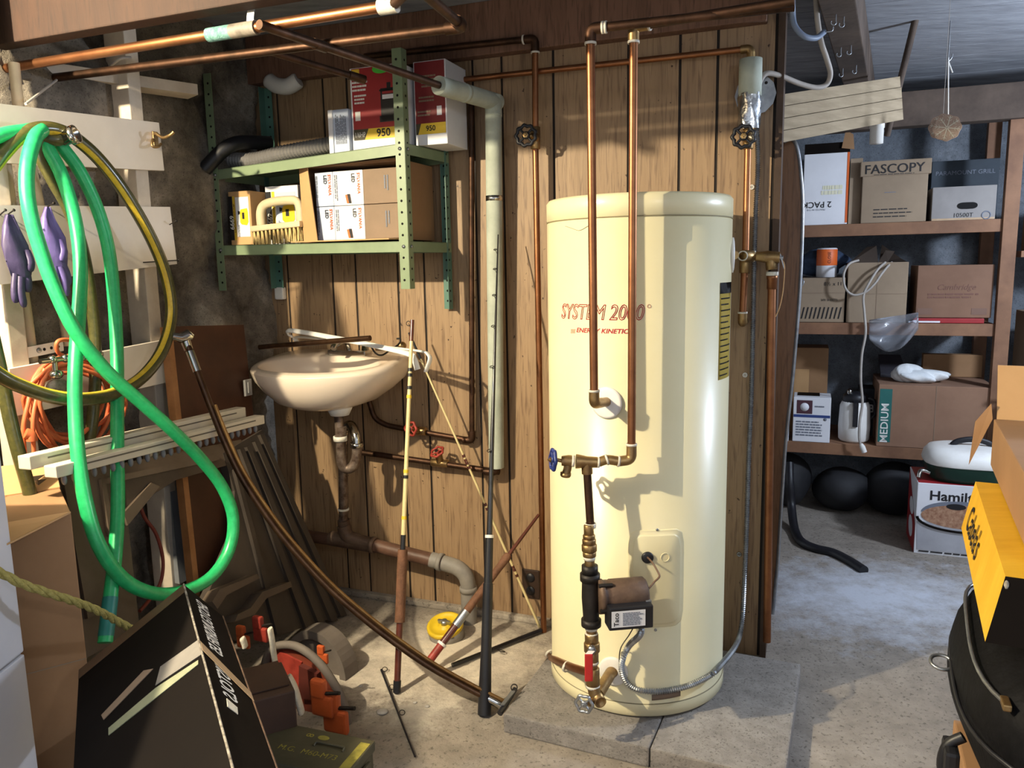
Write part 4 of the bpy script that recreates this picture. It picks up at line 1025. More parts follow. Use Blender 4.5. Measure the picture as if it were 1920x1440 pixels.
# ================================================================ LEFT STONE WALL: BOARDS, POSTS, CONDUIT
def lboard(name, label, px, o, th, m, group=None):
    pts = [L(u, v, o) for u, v in px]
    return one(name, label, 'board', MB().prism(pts, -LN*th), m, group)
GB = 'white boards nailed along the stone wall'
lboard('wall_board', 'topmost white painted board nailed across the posts, with the hose looped over it', [(-60, 187), (298, 230), (308, 320), (-60, 302)], .112, .02, WPAINT, GB)
lboard('wall_board', 'middle white painted board with the purple gloves hanging on it', [(-60, 384), (319, 388), (332, 495), (-60, 541)], .112, .02, WPAINT, GB)
lboard('wall_board', 'lowest white board behind the orange cord coil', [(18, 692), (318, 636), (318, 716), (22, 782)], .105, .02, WPAINT, GB)
for (u, v, lab) in ((263, 420, 'whitewashed wall post near the corner, behind the right ends of the boards'), (-4, 420, 'whitewashed wall post at the left picture edge behind the boards')):
    t0, _, _ = lc(L(u, v, .06)); mb = MB(); mb.box(LF(t0, .045, 1.1), LX*.05, LN*.085, UP*2.2, .003)
    one('wall_post', lab, 'post', mb, WPINE, 'posts on the stone wall')
one('grey_trim_board', 'narrow grey strip of board standing behind the hardboard sheet', 'board', MB().bar(L(322, 860, .07), L(345, 1088, .1), LX*.06, LN*.02), mat('grey_board', '6d7076', '7d8085', 6, .7))
def lpipe(label, px, o, r): return one('thin_conduit', label, 'pipe', MB().tube([L(u, v, o) for u, v in px], r, 12), CREAMP, 'thin cream conduits on the stone wall')
CREAMP = mat('cream_plastic_pipe', 'b8a68a', 'cbb99b', 9, .5)
lpipe('thin cream conduit left of the perforated strap, passing behind the gloves', [(10, 300), (20, 385), (48, 575), (64, 692)], .05, .014)
lpipe('thin cream conduit that rises from the cord coil to the ceiling pipes', [(26, 118), (34, 195), (68, 360), (112, 545), (128, 648)], .06, .014)
t = T('perforated_strap', 'short white perforated strap screwed on the wall above the orange cord', 'strap')
a, b = L(52, 661, .07), L(118, 648, .07); b0 = t.add('strap', MB().bar(a, b, UP*.03, LN*.003), WHT)
hm = MB()
for f in (.45, .65, .85): hm.lathe(a.lerp(b, f)+LN*.0016, LN, [(0, 0), (.0045, 0), (.0045, .0006), (0, .0006)], 10)
t.add('holes', hm, HOLE); t.add('screw', MB().lathe(a.lerp(b, .3)+LN*.0016, LN, [(0, 0), (.008, 0), (.006, .004), (0, .004)], 12), STEEL); t.done()
# coat hook at the end of the top board
t = T('coat_hook', 'metal double coat hook on the right end of the top white board', 'hook')
h0 = L(290, 262, .113)
t.add('plate', MB().box(h0+LN*.003, LX*.02, LN*.006, UP*.05, .002), BRASS)
t.add('upper_hook', MB().tube(cat([h0+UP*.015, L(292, 250, .14), L(305, 258, .17), L(318, 254, .2), L(326, 247, .215)], 6), .005, 10), BRASS)
t.add('lower_hook', MB().tube(cat([h0-UP*.005, L(286, 262, .14), L(286, 274, .15), L(296, 275, .15), L(302, 270, .145)], 6), .0045, 10), BRASS); t.done()
for (u0, v0, u1, v1, lab) in ((12, 404, 26, 394, 'nail holding the dark left glove'), (88, 388, 101, 381, 'nail holding the purple right glove'), (318, 421, 331, 414, 'nail at the right end of the middle board'), (0, 403, 10, 394, 'nail at the left picture edge on the middle board'), (268, 492, 334, 488, 'long nail lying flat on the lower right of the middle board')):
    a = L(u0, v0, .112); b = L(u1, v1, .15 if u1-u0 < 40 else .114); one('nail', lab, 'nail', MB().cyl(a, b, .0018, 8).lathe(b, b-a, [(0, 0), (.004, 0), (.004, .001), (0, .001)], 8), BLKM)
# gloves
def glove(label, m, top, pts, fingers, w):
    mb = MB(); P_ = [L(u, v, o) for u, v, o in pts]; rings = []
    for i, p in enumerate(P_):
        R = []
        for k in range(16):
            a = 2*math.pi*k/16; R.append(p+LX*(-math.cos(a)*w[i])+LN*(math.sin(a)*w[i]*.32+.005*math.sin(3*a+i)))
        rings.append(R)
    mb.loft(rings)
    for f in fingers:
        q = [L(u, v, o) for u, v, o in f]; mb.tube(cat(q, 4), [.013]*(len(cat(q, 4))-2)+[.011, .006], 10, True, True, 0, .6)
    return one('rubber_glove', label, 'glove', mb, m, 'nitrile gloves on the middle board')
glove('dark purple rubber glove hanging fingers down, left one of the two', PURPD, None, [(17, 402, .135), (20, 425, .14), (28, 460, .145), (36, 490, .15), (40, 515, .15), (40, 530, .15)], [[(30, 515, .15), (28, 545, .155), (30, 568, .155)], [(40, 520, .155), (40, 550, .16), (46, 576, .16)], [(50, 510, .15), (53, 530, .155), (52, 548, .155)], [(50, 470, .15), (58, 490, .16), (56, 510, .16)]], [.008, .02, .034, .036, .032, .02])
glove('light purple rubber glove hanging fingers down, right one of the two', PURP, None, [(89, 388, .135), (90, 410, .14), (100, 445, .145), (106, 475, .15), (110, 500, .15), (113, 512, .15)], [[(104, 500, .15), (108, 530, .155), (120, 552, .155)], [(114, 500, .155), (122, 525, .16), (126, 555, .16)], [(118, 495, .15), (126, 515, .155), (129, 535, .155)], [(112, 450, .15), (120, 470, .16), (116, 490, .165)]], [.006, .018, .034, .034, .03, .02])

# ---------------- hoses
def lpath(lst, n=7): return cat([L(*q) for q in lst], n)
g1 = [(-40, 272, .2), (0, 254, .2), (45, 246, .2), (78, 243, .215), (66, 258, .235), (53, 300, .25), (50, 350, .26), (58, 405, .27), (76, 468, .28), (102, 540, .30), (142, 622, .33), (200, 696, .36), (262, 752, .39), (322, 806, .42), (374, 858, .44), (416, 912, .46), (437, 970, .48), (430, 1030, .49), (398, 1080, .49), (352, 1106, .49), (300, 1114, .49), (248, 1098, .48), (208, 1060, .47), (178, 1005, .45), (158, 930, .42), (146, 850, .385), (141, 770, .35), (141, 690, .325), (147, 600, .29), (151, 520, .26), (147, 450, .24), (134, 385, .22), (112, 320, .205), (86, 272, .19), (84, 252, .18), (98, 256, .18), (118, 278, .19), (150, 322, .20), (182, 390, .21), (203, 465, .225), (213, 550, .24), (219, 650, .265), (220, 750, .30), (220, 850, .345), (221, 950, .39), (216, 1040, .43), (207, 1120, .46), (197, 1205, .49)]
gp = lpath(g1, 5)
m_g = MB().tube(gp, .0178, 16)
t = T('green_hose', 'bright green thick hose looped over the top board and hanging in a long loop', 'hose')
t.add('hose', m_g, HOSEG)
def band(path, f0, f1, r, m, nm, lab=None):
    a, b = int(len(path)*f0), int(len(path)*f1); return t.add(nm, MB().tube(path[a:b], r, 16), m, lab)
band(gp, .976, .999, .0186, mat('teal_hose_cuff', '1c6a62', '24786e', 12, .4), 'hose_cuff'); t.done()
o1 = [(-60, 340, .2), (-20, 318, .2), (5, 288, .2), (38, 255, .205), (75, 241, .21), (112, 245, .215), (150, 266, .215), (192, 306, .215), (238, 368, .22), (284, 448, .22), (312, 520, .225), (321, 590, .235), (305, 655, .26), (268, 706, .285), (215, 738, .30), (152, 749, .31), (92, 742, .305), (40, 724, .29), (0, 704, .28), (-60, 660, .27)]
op = lpath(o1, 7)
t = T('olive_hose', 'dark olive hose with yellow stripe, hanging in a wide coil on the top board', 'hose')
t.add('coil', MB().tube(op, .0182, 16, True, True, 0, None, (1, 2)), [OLIVE, HYEL])
o2 = [(128, 252, .225), (108, 262, .215), (78, 258, .19), (76, 290, .175), (100, 340, .17), (130, 395, .17), (154, 465, .165), (168, 540, .165), (177, 620, .165), (179, 700, .17), (174, 780, .175), (164, 850, .17), (158, 905, .16)]
t.add('hanging_end', MB().tube(lpath(o2, 7), .0165, 16, True, True, 0, None, (1, 2)), [OLIVE, HYEL])
e0, e1 = L(112, 262, .21), L(138, 253, .245)
t.add('hose_coupling', MB().lathe(e0.lerp(e1, .45), e1-e0, [(.017, -.01), (.0195, -.01), (.0195, .012), (.0245, .014), (.0245, .03), (.017, .03), (.013, .012), (.0, .010)], 20), CHR, 'chrome coupling')
t.add('lower_end', MB().tube(lpath([(-30, 560, .18), (-12, 640, .2), (6, 720, .22), (20, 790, .235), (38, 860, .25), (56, 925, .26), (66, 985, .27)], 6), .0165, 16), OLIVE)
t.done()
# orange cord coil
t = T('extension_cord', 'orange extension cord coiled on the lowest white board', 'cord')
mb = MB(); pts = []
for i in range(7*24+1):
    a = 2*math.pi*i/24; k = i/24
    cx = 138+8*math.sin(k*2.1); cy = 752+6*math.cos(k*1.7); rx = 78+15*math.sin(k*3.3+.5); ry = 82+20*math.sin(k*2.3)
    dy = ry*math.sin(a); dy = dy*1.05 if dy > 0 else dy*.85
    pts.append(L(cx+rx*math.cos(a)*(1-.12*max(0, math.sin(a))), cy+dy, .135+.03*math.sin(k*1.3+a)+.012*(k % 2)))
t.add('coil', mb.tube(pts, .0058, 9), ORC)
t.add('loose_loop', MB().tube(lpath([(140, 672, .15), (112, 664, .16), (106, 645, .17), (118, 637, .17), (150, 640, .16)], 6), .0058, 9), ORC)
t.add('hanging_strand', MB().tube(lpath([(80, 690, .15), (62, 720, .16), (52, 760, .17), (44, 800, .17), (46, 850, .16)], 5), .0058, 9), ORC)
t.add('hanging_strand', MB().tube(lpath([(84, 692, .16), (70, 740, .17), (62, 790, .18), (64, 855, .17)], 5), .0058, 9), ORC)
t.add('hanging_strand', MB().tube(lpath([(70, 740, .16), (70, 800, .17), (96, 838, .17), (130, 846, .16)], 5), .0058, 9), ORC)
t.add('hanging_strand', MB().tube(lpath([(212, 760, .16), (228, 790, .17), (232, 820, .17), (242, 860, .17)], 5), .0058, 9), ORC)
t.add('bundle_tie', MB().tube(lpath([(48, 812, .185), (58, 816, .19), (60, 826, .19)], 4), .014, 10), ORC); t.done()
t = T('pipe_manifold', 'small chrome pipe manifold hanging in the orange cord coil', 'manifold')
mb = MB(); mb.tube([L(75, 678, .2), L(190, 664, .2)], .0075, 12)
for u, v in ((98, 674), (122, 672), (155, 669), (186, 665)): mb.ball(L(u, v, .2), LX*.012, LN*.012, UP*.012, 12, 8)
mb.cyl(L(102, 676, .2), L(104, 700, .2), .007, 10); mb.ball(L(106, 702, .2), LX*.02, LN*.014, UP*.014, 12, 8); t.add('manifold', mb, CHR)
t.add('dusty_cap', MB().ball(L(108, 725, .18), LX*.035, LN*.02, UP*.022, 14, 8), mat('dusty_rubber', '6b625a', 'a8a096', 40, .8)); t.done()
one('red_wire', 'dark red wire hanging before grey stone in the gap of the brown panels', 'wire', MB().tube(lpath([(258, 930, .2), (270, 968, .21), (292, 1000, .22), (305, 1045, .23), (303, 1085, .24), (288, 1115, .25), (262, 1146, .27)], 6), .0055, 8), RWIRE)

# ---------------- hardboard sheet
hb_ = [L(318, 612, .13), L(457, 608, .13), L(478, 790, .19), L(508, 1085, .27), L(372, 1100, .27)]
tl, tr_, br = L(318, 612, .13), L(457, 609, .13), L(508, 1085, .27); bl = tl+(br-tr_)
nb = (tr_-tl).cross(br-tr_).normalized(); nb = nb if nb.dot(LN) > 0 else -nb
t = T('hardboard_sheet', 'dark brown hardboard sheet with wood edge leaning in the corner left of the basin', 'board')
t.add('sheet', MB().prism([tl, tr_, br, bl], -nb*.006), HARDB)
t.add('wood_edge', MB().bar(tl-nb*.01-(tr_-tl).normalized()*.006, bl-nb*.01-(tr_-tl).normalized()*.006, (tr_-tl).normalized()*.022, nb*.03), mat('orange_pine', '8a5d36', 'a9764a', 9, .6))
q = L(463, 727, .175); t.add('latch', MB().box(q+nb*.004, LX*.035, UP*.06, nb*.01, .002).box(q+nb*.010, LX*.012, UP*.04, nb*.006), mat('grey_latch', '7c7a78', '8f8d8a', 9, .5))
t.done()
# ---------------- leaning brown moulded panels
A0, A1, B1 = L(62, 892, .23), L(486, 806, .20), Z(645, 1152, .0)
pu = (A1-A0); pd = (B1-A1); pw, ph = pu.length, pd.length; pU, pD = pu/pw, pd/ph
pN = pU.cross(pD).normalized(); pN = pN if pN.dot(EYE-A0) > 0 else -pN
def PP(u, v, o=0.0): return PLN(u, v, A0+pN*o, pN)
def pprism(px, o, th, m=None, mb=None): return (mb or MB()).prism([PP(u, v, o) for u, v in px], -pN*th)
t = T('moulded_panel', 'left brown moulded panel with a large opening, leaning under the white rails', 'panel', 'brown moulded panels on the left wall')
t.add('stile', pprism([(62, 893), (232, 868), (238, 960), (262, 1180), (150, 1240), (90, 1060)], 0, .03), DBRN)
t.add('top_rail', pprism([(232, 868), (452, 824), (462, 862), (330, 900), (232, 962)], 0, .03), DBRN)
mb = MB(); 
for px in ([(232, 962), (284, 905), (300, 912), (240, 985)], [(190, 898), (410, 852), (412, 862), (198, 908)], [(190, 898), (199, 906), (215, 1000), (206, 1005)], [(70, 900), (88, 898), (130, 1080), (112, 1090)], [(118, 892), (138, 888), (190, 1150), (165, 1160)]): pprism(px, .012, .012, None, mb)
t.add('raised_ribs', mb, DBRN); t.done()
t = T('moulded_panel', 'right black-brown ribbed moulded panel, leaning in the corner left of the basin drain', 'panel', 'brown moulded panels on the left wall')
rp = t.add('panel', pprism([(418, 850), (492, 806), (645, 1152), (470, 1208), (360, 1180), (396, 1100), (440, 1000), (440, 920)], .002, .03), DBRN2)
mb = MB()
for (u0, v0, u1, v1, w) in ((450, 842, 575, 1180, 8), (463, 838, 600, 1174, 7), (478, 828, 622, 1165, 8), (488, 815, 640, 1156, 7), (440, 880, 520, 1190, 6)): pprism([(u0, v0), (u0+w, v0-2), (u1+w+4, v1-2), (u1, v1)], .016, .014, None, mb)
t.add('ribs', mb, DBRN2)
for px in ([(545, 1090), (548, 1100), (500, 1122), (478, 1152), (440, 1166), (446, 1152), (470, 1140), (492, 1110)], [(482, 1076), (487, 1084), (425, 1116), (408, 1142), (398, 1128), (412, 1105)]):
    mb = pprism(px, .05, .05); t.add('moulded_handle', mb, DBRN)
t.done()
# white slotted rails lying on top of the panels
def rail(label, a, b, hpx):
    t = T('slotted_rail', label, 'rail', 'white slotted rails on the brown panels'); d = (b-a).normalized(); nn = d.cross(UP).normalized(); nn = nn if nn.dot(EYE-a) > 0 else -nn
    ln = (b-a).length
    r0 = t.add('rail', MB().box((a+b)/2, d*ln, nn*.04, UP*hpx, .003), mat('cream_plastic_rail', 'c9c0ae', 'd6cdbb', 5, .45))
    t.add('groove', MB().bar(a.lerp(b, .06)+nn*.0203+UP*.004, b.lerp(a, .06)+nn*.0203+UP*.004, UP*.004, nn*.0012), mat('rail_shadow_gap', '6a6257', rough=.8), None, r0)
    return t, a, b, d, nn, hpx
a, b = L(45, 868, .33), L(452, 772, .28); r = rail('long white slotted rail on the brown panels, the rear one nearer the wall', a, b, .034); r[0].done()
a, b = L(94, 885, .38), L(487, 786, .33); t, a, b, d, nn, hp = rail('long white slotted rail with a row of small pegs, the front one', a, b, .03)
for k in range(26):
    q = a.lerp(b, .04+.92*k/25)-UP*(hp/2+.012)+nn*.004; t.add('peg', MB().ball(q, d*.0065, nn*.008, UP*.014, 8, 6), GREYP)
t.done()

# ================================================================ LEFT FOREGROUND
YC = 1.58; wq_ = D(72, 1440, YC); wx = wq_.x; CW = .55; CD_ = .5
t = T('white_cabinet', 'white appliance side with a seam at the lower left picture edge', 'cabinet')
zs = D(30, 1232, YC-.02).z
for z0_, z1_, nm in ((0, zs-.003, 'lower_body'), (zs+.003, 1.24, 'upper_body')): t.add(nm, MB().box(V((wx-CW/2, YC-CD_/2, (z0_+z1_)/2)), (CW, 0, 0), (0, CD_, 0), (0, 0, z1_-z0_), .004), mat('bluish_white_enamel', 'c2c4cc', 'cccdd4', 2, .35))
t.add('seam', MB().box(V((wx-CW/2, YC-CD_/2, zs)), (CW-.01, 0, 0), (0, CD_-.01, 0), (0, 0, .006)), GREYP)
t.done()
# cardboard box behind it
c_tr, c_br = D(133, 962, 1.74), D(190, 1212, 1.7); dz = c_tr.z
t = T('cardboard_box', 'plain brown cardboard box with open flaps behind the white appliance, yellow rope across it', 'box')
q = V((c_tr.x, c_tr.y, 0)); fx = V((.82, .57, 0)).normalized(); fy = V((-.57, .82, 0)).normalized()
w_, d_, h_ = .24, .26, dz
mb = MB(); mb.box(q-fx*w_/2+fy*d_/2+UP*h_/2, fx*w_, fy*d_, UP*h_, .002)
ex = t.add('carton', mb, CARD)
t.add('flap', MB().prism([q+UP*h_, q-fx*w_+UP*h_, q-fx*w_*.9-fy*.13+UP*(h_-.035), q-fx*.12-fy*.12+UP*(h_-.01)], UP*.004), CARDL)
t.add('flap', MB().prism([q+fy*d_+UP*h_, q-fx*w_+fy*d_+UP*h_, q-fx*w_+fy*(d_+.1)+UP*(h_+.06), q+fy*(d_+.1)+UP*(h_+.05)], UP*.004), CARDL)
sy = MB().box(q-fx*w_/2-fy*.001+UP*(h_*.55), fx*w_, fy*.001, UP*.002); t.add('crease', sy, CARDG)
t.done()
# yellow rope
rp = cat([D(-10, 1068, 1.5), D(40, 1094, 1.52), D(90, 1112, 1.55), D(140, 1128, 1.6), D(185, 1146, 1.66), D(222, 1166, 1.72), D(248, 1180, 1.76)], 8)
def rope_mb(path, r, tw=70):
    path = resample(path, .006); mb = MB(); 
    for k in range(3):
        pp = []
        for i, p in enumerate(path):
            a = i*.006*tw+k*2.094; t_ = (path[min(i+1, len(path)-1)]-path[max(i-1, 0)]).normalized(); x = t_.cross(UP).normalized(); y = t_.cross(x); pp.append(p+(x*math.cos(a)+y*math.sin(a))*r*.5)
        mb.tube(pp, r*.56, 8)
    return mb
one('yellow_rope', 'worn yellow twisted rope lying across the cardboard box and under the green hose', 'rope', rope_mb(rp, .0092), ROPE)
# dark brown carton on the floor, carries the black box
dk = mat('dark_brown_carton', '38261c', '452f23', 5, .7, bump=.05)
hR = V((.463, -.886, 0)).normalized(); hS = V((.886, .463, 0)).normalized()
AR = D(345, 1096, 1.7)
LEFT_, RIGHT_ = (-hS*.226-UP*.150), (hS*.078-UP*.0966)*1.0
bc_ = AR+LEFT_+RIGHT_; zt_ = bc_.z
e_ = D(528, 1240, 2.0); 
q0 = V((e_.x, e_.y, 0)); zt2 = min(e_.z, zt_-.004)
t = T('brown_carton', 'dark brown carton standing on the floor right of the black weapons box', 'box')
w1, l1 = .46, .17
t.add('carton', MB().box(q0-hS*w1/2+hR*l1/2+UP*zt2/2, hS*w1, hR*l1, UP*zt2, .004), dk)
t.add('top_flap', MB().prism([q0-hS*.01+UP*(zt2+.002), q0-hS*.18+UP*(zt2+.002), q0-hS*.16+hR*.14+UP*(zt2+.002), q0+hR*.14-hS*.01+UP*(zt2+.002)], UP*.003), dk)
t.done()
# black printed box tilted on its edge
t = T('printed_box', 'long black printed cardboard box lettered SHOTGUNS/RIFLES, tilted on its edge and taped', 'box')
LEN = .85
b0 = t.add('carton', MB().prism([AR, AR+LEFT_, AR+LEFT_+RIGHT_, AR+RIGHT_], hR*LEN), BLKC)
nL = (LEFT_.cross(hR)).normalized(); nL = nL if nL.z > 0 else -nL
nR = (RIGHT_.cross(hR)).normalized(); nR = nR if nR.z > 0 else -nR
rl, ll = RIGHT_.length, LEFT_.length; rD, lD = RIGHT_/rl, LEFT_/ll
def RF(a, b): return AR+hR*a+rD*b+nR*.0006
def LFc(a, b): return AR+hR*a+lD*b+nL*.0006
t.add('name_lettering', text_mb('SHOTGUNS/RIFLES', RF(.165, .052), hR, -rD, .052, .0004, .2, sx=.62, bold=.02), WINK, None, b0)
t.add('name_lettering', text_mb('PISTOLS', RF(.425, .052), hR, -rD, .052, .0004, .2, sx=.72, bold=.02), WINK, None, b0)
t.add('worn_edge', MB().tube([AR+nL*.001+hR*f*LEN+UP*.0006*math.sin(40*f) for f in [k/40 for k in range(41)]], .0022, 6), WORN, None, b0)
t.add('worn_edge', MB().tube([AR+RIGHT_+hR*f*LEN for f in (0, .3, .6, 1)], .0022, 6), mat('brown_worn_edge', '5c4433', '3c2c22', 40, .8), None, b0)
t.add('end_tape', MB().prism([LFc(.0, .0), LFc(.045, 0), LFc(.045, ll), LFc(0, ll)], nL*.0006), mat('brown_packing_tape', '4a382a', '584434', 20, .4), None, b0)
t.add('duct_tape', MB().prism([LFc(.31, 0), LFc(.375, 0), LFc(.345, .10), LFc(.29, .085)], nL*.001), TAPE, None, b0)
t.add('duct_tape', MB().prism([RF(.318, 0)+nR*.001, RF(.36, 0)+nR*.001, RF(.42, rl)+nR*.001, RF(.385, rl)+nR*.001], nR*.0008), TANTAPE, 'tan tape strip', b0)
t.add('torn_paper', MB().prism([LFc(.355, .10), LFc(.385, .01), LFc(.40, .012), LFc(.38, .20), LFc(.355, .20)], nL*.0012), mat('pale_green_paper', '7f8168', '8d8f74', 20, .8), None, b0)
t.add('torn_paper', MB().prism([LFc(.25, .12), LFc(.275, .10), LFc(.31, .21), LFc(.285, .215)], nL*.0012), PAPD, None, b0)
t.add('torn_paper', MB().prism([RF(.51, .035), RF(.545, .03), RF(.545, .055), RF(.515, .06)], nR*.001), FOAMW, 'cream paper scrap', b0)
t.done()
# ammunition box
zt_ = .185
a_ = Z(704, 1388, zt_); b_ = Z(512, 1350, zt_); ux = (a_-b_).normalized(); uy = V((ux.y, -ux.x, 0)); ux.z = uy.z = 0
la_, wa_ = .31, .15
t = T('ammunition_box', 'olive metal ammunition box with M60 stencil on the floor in front', 'box')
ce = V((a_.x, a_.y, 0))-ux*la_/2+uy*wa_/2
b0 = t.add('can', MB().box(ce+UP*.08, ux*la_*.97, uy*wa_*.94, UP*.16, .006), OLIV)
ld = t.add('lid', MB().box(ce+UP*.171, ux*la_, uy*wa_, UP*.028, .005), OLIV)
def TP(fx, fy): return ce+ux*la_*(fx-.5)+uy*wa_*(fy-.5)+UP*.1852
t.add('stencil_lettering', text_mb('M.G.  M60-M73', TP(.56, .62), ux, -uy, .026, .0003, 0, bold=.0), YST, None, ld)
t.add('stencil_mark', text_mb('8', TP(.45, .2), uy, ux, .03, .0003), YST, None, ld)
mk = MB().prism([TP(.58, .2)+(ux*math.cos(a)*.016+uy*math.sin(a)*.009) for a in (2*math.pi*k/14 for k in range(14))], UP*.0004); t.add('stencil_mark', mk, YST, None, ld)
t.add('yellow_band', MB().prism([TP(.90, .12), TP(.985, .12), TP(.985, .95), TP(.90, .95)], UP*.0004), YST, None, ld)
t.add('folding_handle', MB().tube(rounded([TP(.56, .44), TP(.56, .36)+UP*.004, TP(.82, .36)+UP*.004, TP(.82, .44)], .008), .003, 8), OLIV, None, ld)
t.add('latch', MB().box(ce+ux*la_*.5+UP*.12+ux*.004, ux*.008, uy*.07, UP*.07, .002), OLIV, None, b0); t.done()

# ---------------- red / orange / grey shells between the carton and the floor drain
def arch(mb, base, ax, ro, ri, z0, depth, a0=0, a1=180, n=20, sq=1.0):
    R = []
    for k in range(n+1):
        a = math.radians(a0+(a1-a0)*k/n); c, s_ = math.cos(a), math.sin(a)
        o_ = base+ax*c*ro+UP*(z0+s_*ro*sq); i_ = base+ax*c*ri+UP*(z0+s_*ri*sq); R.append([o_, o_+depth, i_+depth, i_])
    return mb.loft(R, True, False)
gq = Z(590, 1262, 0); gax = V((.90, -.43, 0)).normalized(); gn = V((.43, .90, 0)).normalized()
t = T('grey_shell', 'grey rubber arch-shaped shell behind the red one on the floor', 'shell')
mb = MB(); arch(mb, gq, gax, .13, .105, 0, gn*.07, 0, 180, 22, 1.15); t.add('rim', mb, GRYS)
mb = MB(); arch(mb, gq+gn*.02, gax, .104, .045, 0, gn*.008, 0, 180, 22, 1.15); t.add('face', mb, GRYS); t.done()
rq = Z(590, 1345, 0)+V((-.02, .02, 0)); rax = V((.92, -.39, 0)).normalized(); rn = V((.39, .92, 0)).normalized()
t = T('red_shell', 'red-brown plastic shell with a grey rim lying open beside the brown carton', 'shell')
mb = MB(); R = []
prof = [(-.17, .02), (-.165, .12), (-.13, .19), (-.06, .215), (.0, .205), (.06, .165), (.11, .10), (.135, .04), (.14, .0)]
pp = [rq+rax*x+UP*z for x, z in prof]; pc = cat(pp, 5)
mb.tube(pc, .013, 10); t.add('rim', mb, GRYS)
mb = MB(); ctr = rq+UP*.05; mb.prism([ctr+(p-ctr)*.94+rn*.006 for p in pc]+[rq-rax*.16+rn*.006], rn*.012); 
t.add('shell', mb, RBR)
mb = MB(); mb.prism([rq-rax*.145+UP*.04+rn*.0, rq-rax*.03+UP*.07, rq-rax*.02+UP*.165, rq-rax*.10+UP*.185, rq-rax*.15+UP*.13], rn*.03); t.add('red_block', mb, REDI)
mb = MB(); mb.prism([rq-rax*.03+UP*.05-rn*.012, rq+rax*.04+UP*.06-rn*.012, rq+rax*.045+UP*.145-rn*.012, rq-rax*.02+UP*.16-rn*.012], rn*.035); t.add('brown_block', mb, mat('maroon_plastic', '5c2a22', '4a211b', 6, .5)); t.done()
def reel(label, u, v, z, sc, m=ORP):
    t = T('orange_reel', label, 'reel', 'orange plastic reels with foam strips'); c = D(u, v, 2.05 if v > 1250 else 2.25)
    mb = MB(); mb.box(c+UP*.012*sc, rax*.05*sc, rn*.026*sc, UP*.06*sc, .01*sc); mb.box(c-UP*.04*sc+rax*.012*sc, rax*.075*sc, rn*.02*sc, UP*.066*sc, .008*sc); t.add('body', mb, m)
    t.add('spindle', MB().cyl(c+rax*.02*sc, c+rax*.075*sc+UP*.012, .0055*sc, 10), BLKM); t.done()
def strip(label, px, Y, w):
    P_ = cat([D(u, v, Y) for u, v in px], 5); mb = MB(); mb.tube(P_, [w*1.1]+[w*1.35]*(len(P_)-2)+[w], 10, True, True, 0, .5)
    one('foam_strip', label, 'strip', mb, FOAMW, 'white perforated foam strips')
reel('small orange plastic reel at the far left behind the brown carton', 452, 1188, .2, .62)
reel('orange reel behind the tallest white foam strip', 484, 1172, .2, .7, REDI)
reel('orange plastic reel in front of the red shell', 598, 1298, .1, .95)
reel('lowest orange plastic reel, standing on the floor beside the ammunition box', 622, 1325, .05, 1.05)
reel('orange fin-shaped piece sticking up between the grey and red shells', 602, 1222, .12, .5)
strip('short white foam strip at the top left by the small orange reel', [(454, 1196), (458, 1206), (460, 1214)], 2.15, .011)
strip('upright white foam strip beside the red shell, the upper long one', [(506, 1178), (510, 1200), (514, 1230), (522, 1280), (534, 1350)], 2.1, .011)
strip('curved white foam strip in front of the red shell, the lower long one', [(540, 1268), (552, 1290), (560, 1316), (566, 1338)], 2.0, .0125)
for lab, px in (('round flat grey pebble on the floor near the ammunition box', (717, 1334, .018)), ('small white pebble on the floor below the bent tube', (778, 1317, .007)), ('small white pebble on the floor right of the others', (801, 1324, .008)), ('small pale pebble on the floor beside the grey shell', (676, 1286, .007))):
    q = Z(px[0], px[1], px[2]*.3); one('pebble', lab, 'pebble', MB().ball(q, (px[2], 0, 0), (0, px[2]*.9, 0), (0, 0, px[2]*.4), 14, 8), mat('pale_pebble', '9a9690', 'b5b0a8', 30, .9))
# ================================================================ PIPES UNDER THE CEILING, LEFT
def lowp(u, v, z=1.93): return Z(u, v, z)
t = T('ceiling_pipe', 'copper pipe under the left ceiling with a green corroded joint, the higher and brighter one', 'pipe')
a, b = lowp(-80, 143), lowp(722, 12)
t.add('pipe', MB().tube([a, b], .0125, 14), COP)
def onl(u): 
    f = (u+80)/802.0; return min((a.lerp(b, k/400) for k in range(401)), key=lambda p: abs(proj_u(p)-u))
def proj_u(p):
    d = p-EYE; yy = d.y*math.cos(PIT)-d.z*math.sin(PIT); q = (d.y*math.sin(PIT)+d.z*math.cos(PIT))/yy; r = d.x/yy
    return 960+F*(r*math.cos(ROL)-q*math.sin(ROL))
t.add('corroded_joint', MB().tube([onl(390), onl(438)], .0165, 14), mat('verdigris', '446d6b', '76a09a', 70, .8, bump=.3))
t.add('coupling', MB().tube([onl(434), onl(482)], .0168, 14), mat('dusty_coupling', '625a51', '8d8378', 25, .6))
t.add('pipe_strap', MB().bar(onl(470)+UP*.012, onl(474)+UP*.05, WX*.02, WN*.003), STEEL)
t.add('tee', MB().tube([onl(712), b+(b-a).normalized()*.03], .017, 14), SOLD)
pe = b+(b-a).normalized()*.03
t.add('branch', MB().tube([b+(b-a).normalized()*.02, Z(790, -40, 1.93)], .0115, 12), COPD); t.done()
t = T('ceiling_pipe', 'dark dusty pipe under the left ceiling, the lower one ending in an elbow', 'pipe')
a, b = lowp(-60, 166), lowp(868, 50)
c = lowp(740, -60)
t.add('pipe', MB().tube([a, b-(b-a).normalized()*.02], .0118, 14), COPD)
t.add('elbow', MB().tube(rounded([b-(b-a).normalized()*.045, b, b+(c-b).normalized()*.045], .03, 8), .0155, 14), COPD)
t.add('return_run', MB().tube([b+(c-b).normalized()*.02, c], .0118, 14), COPD); t.done()
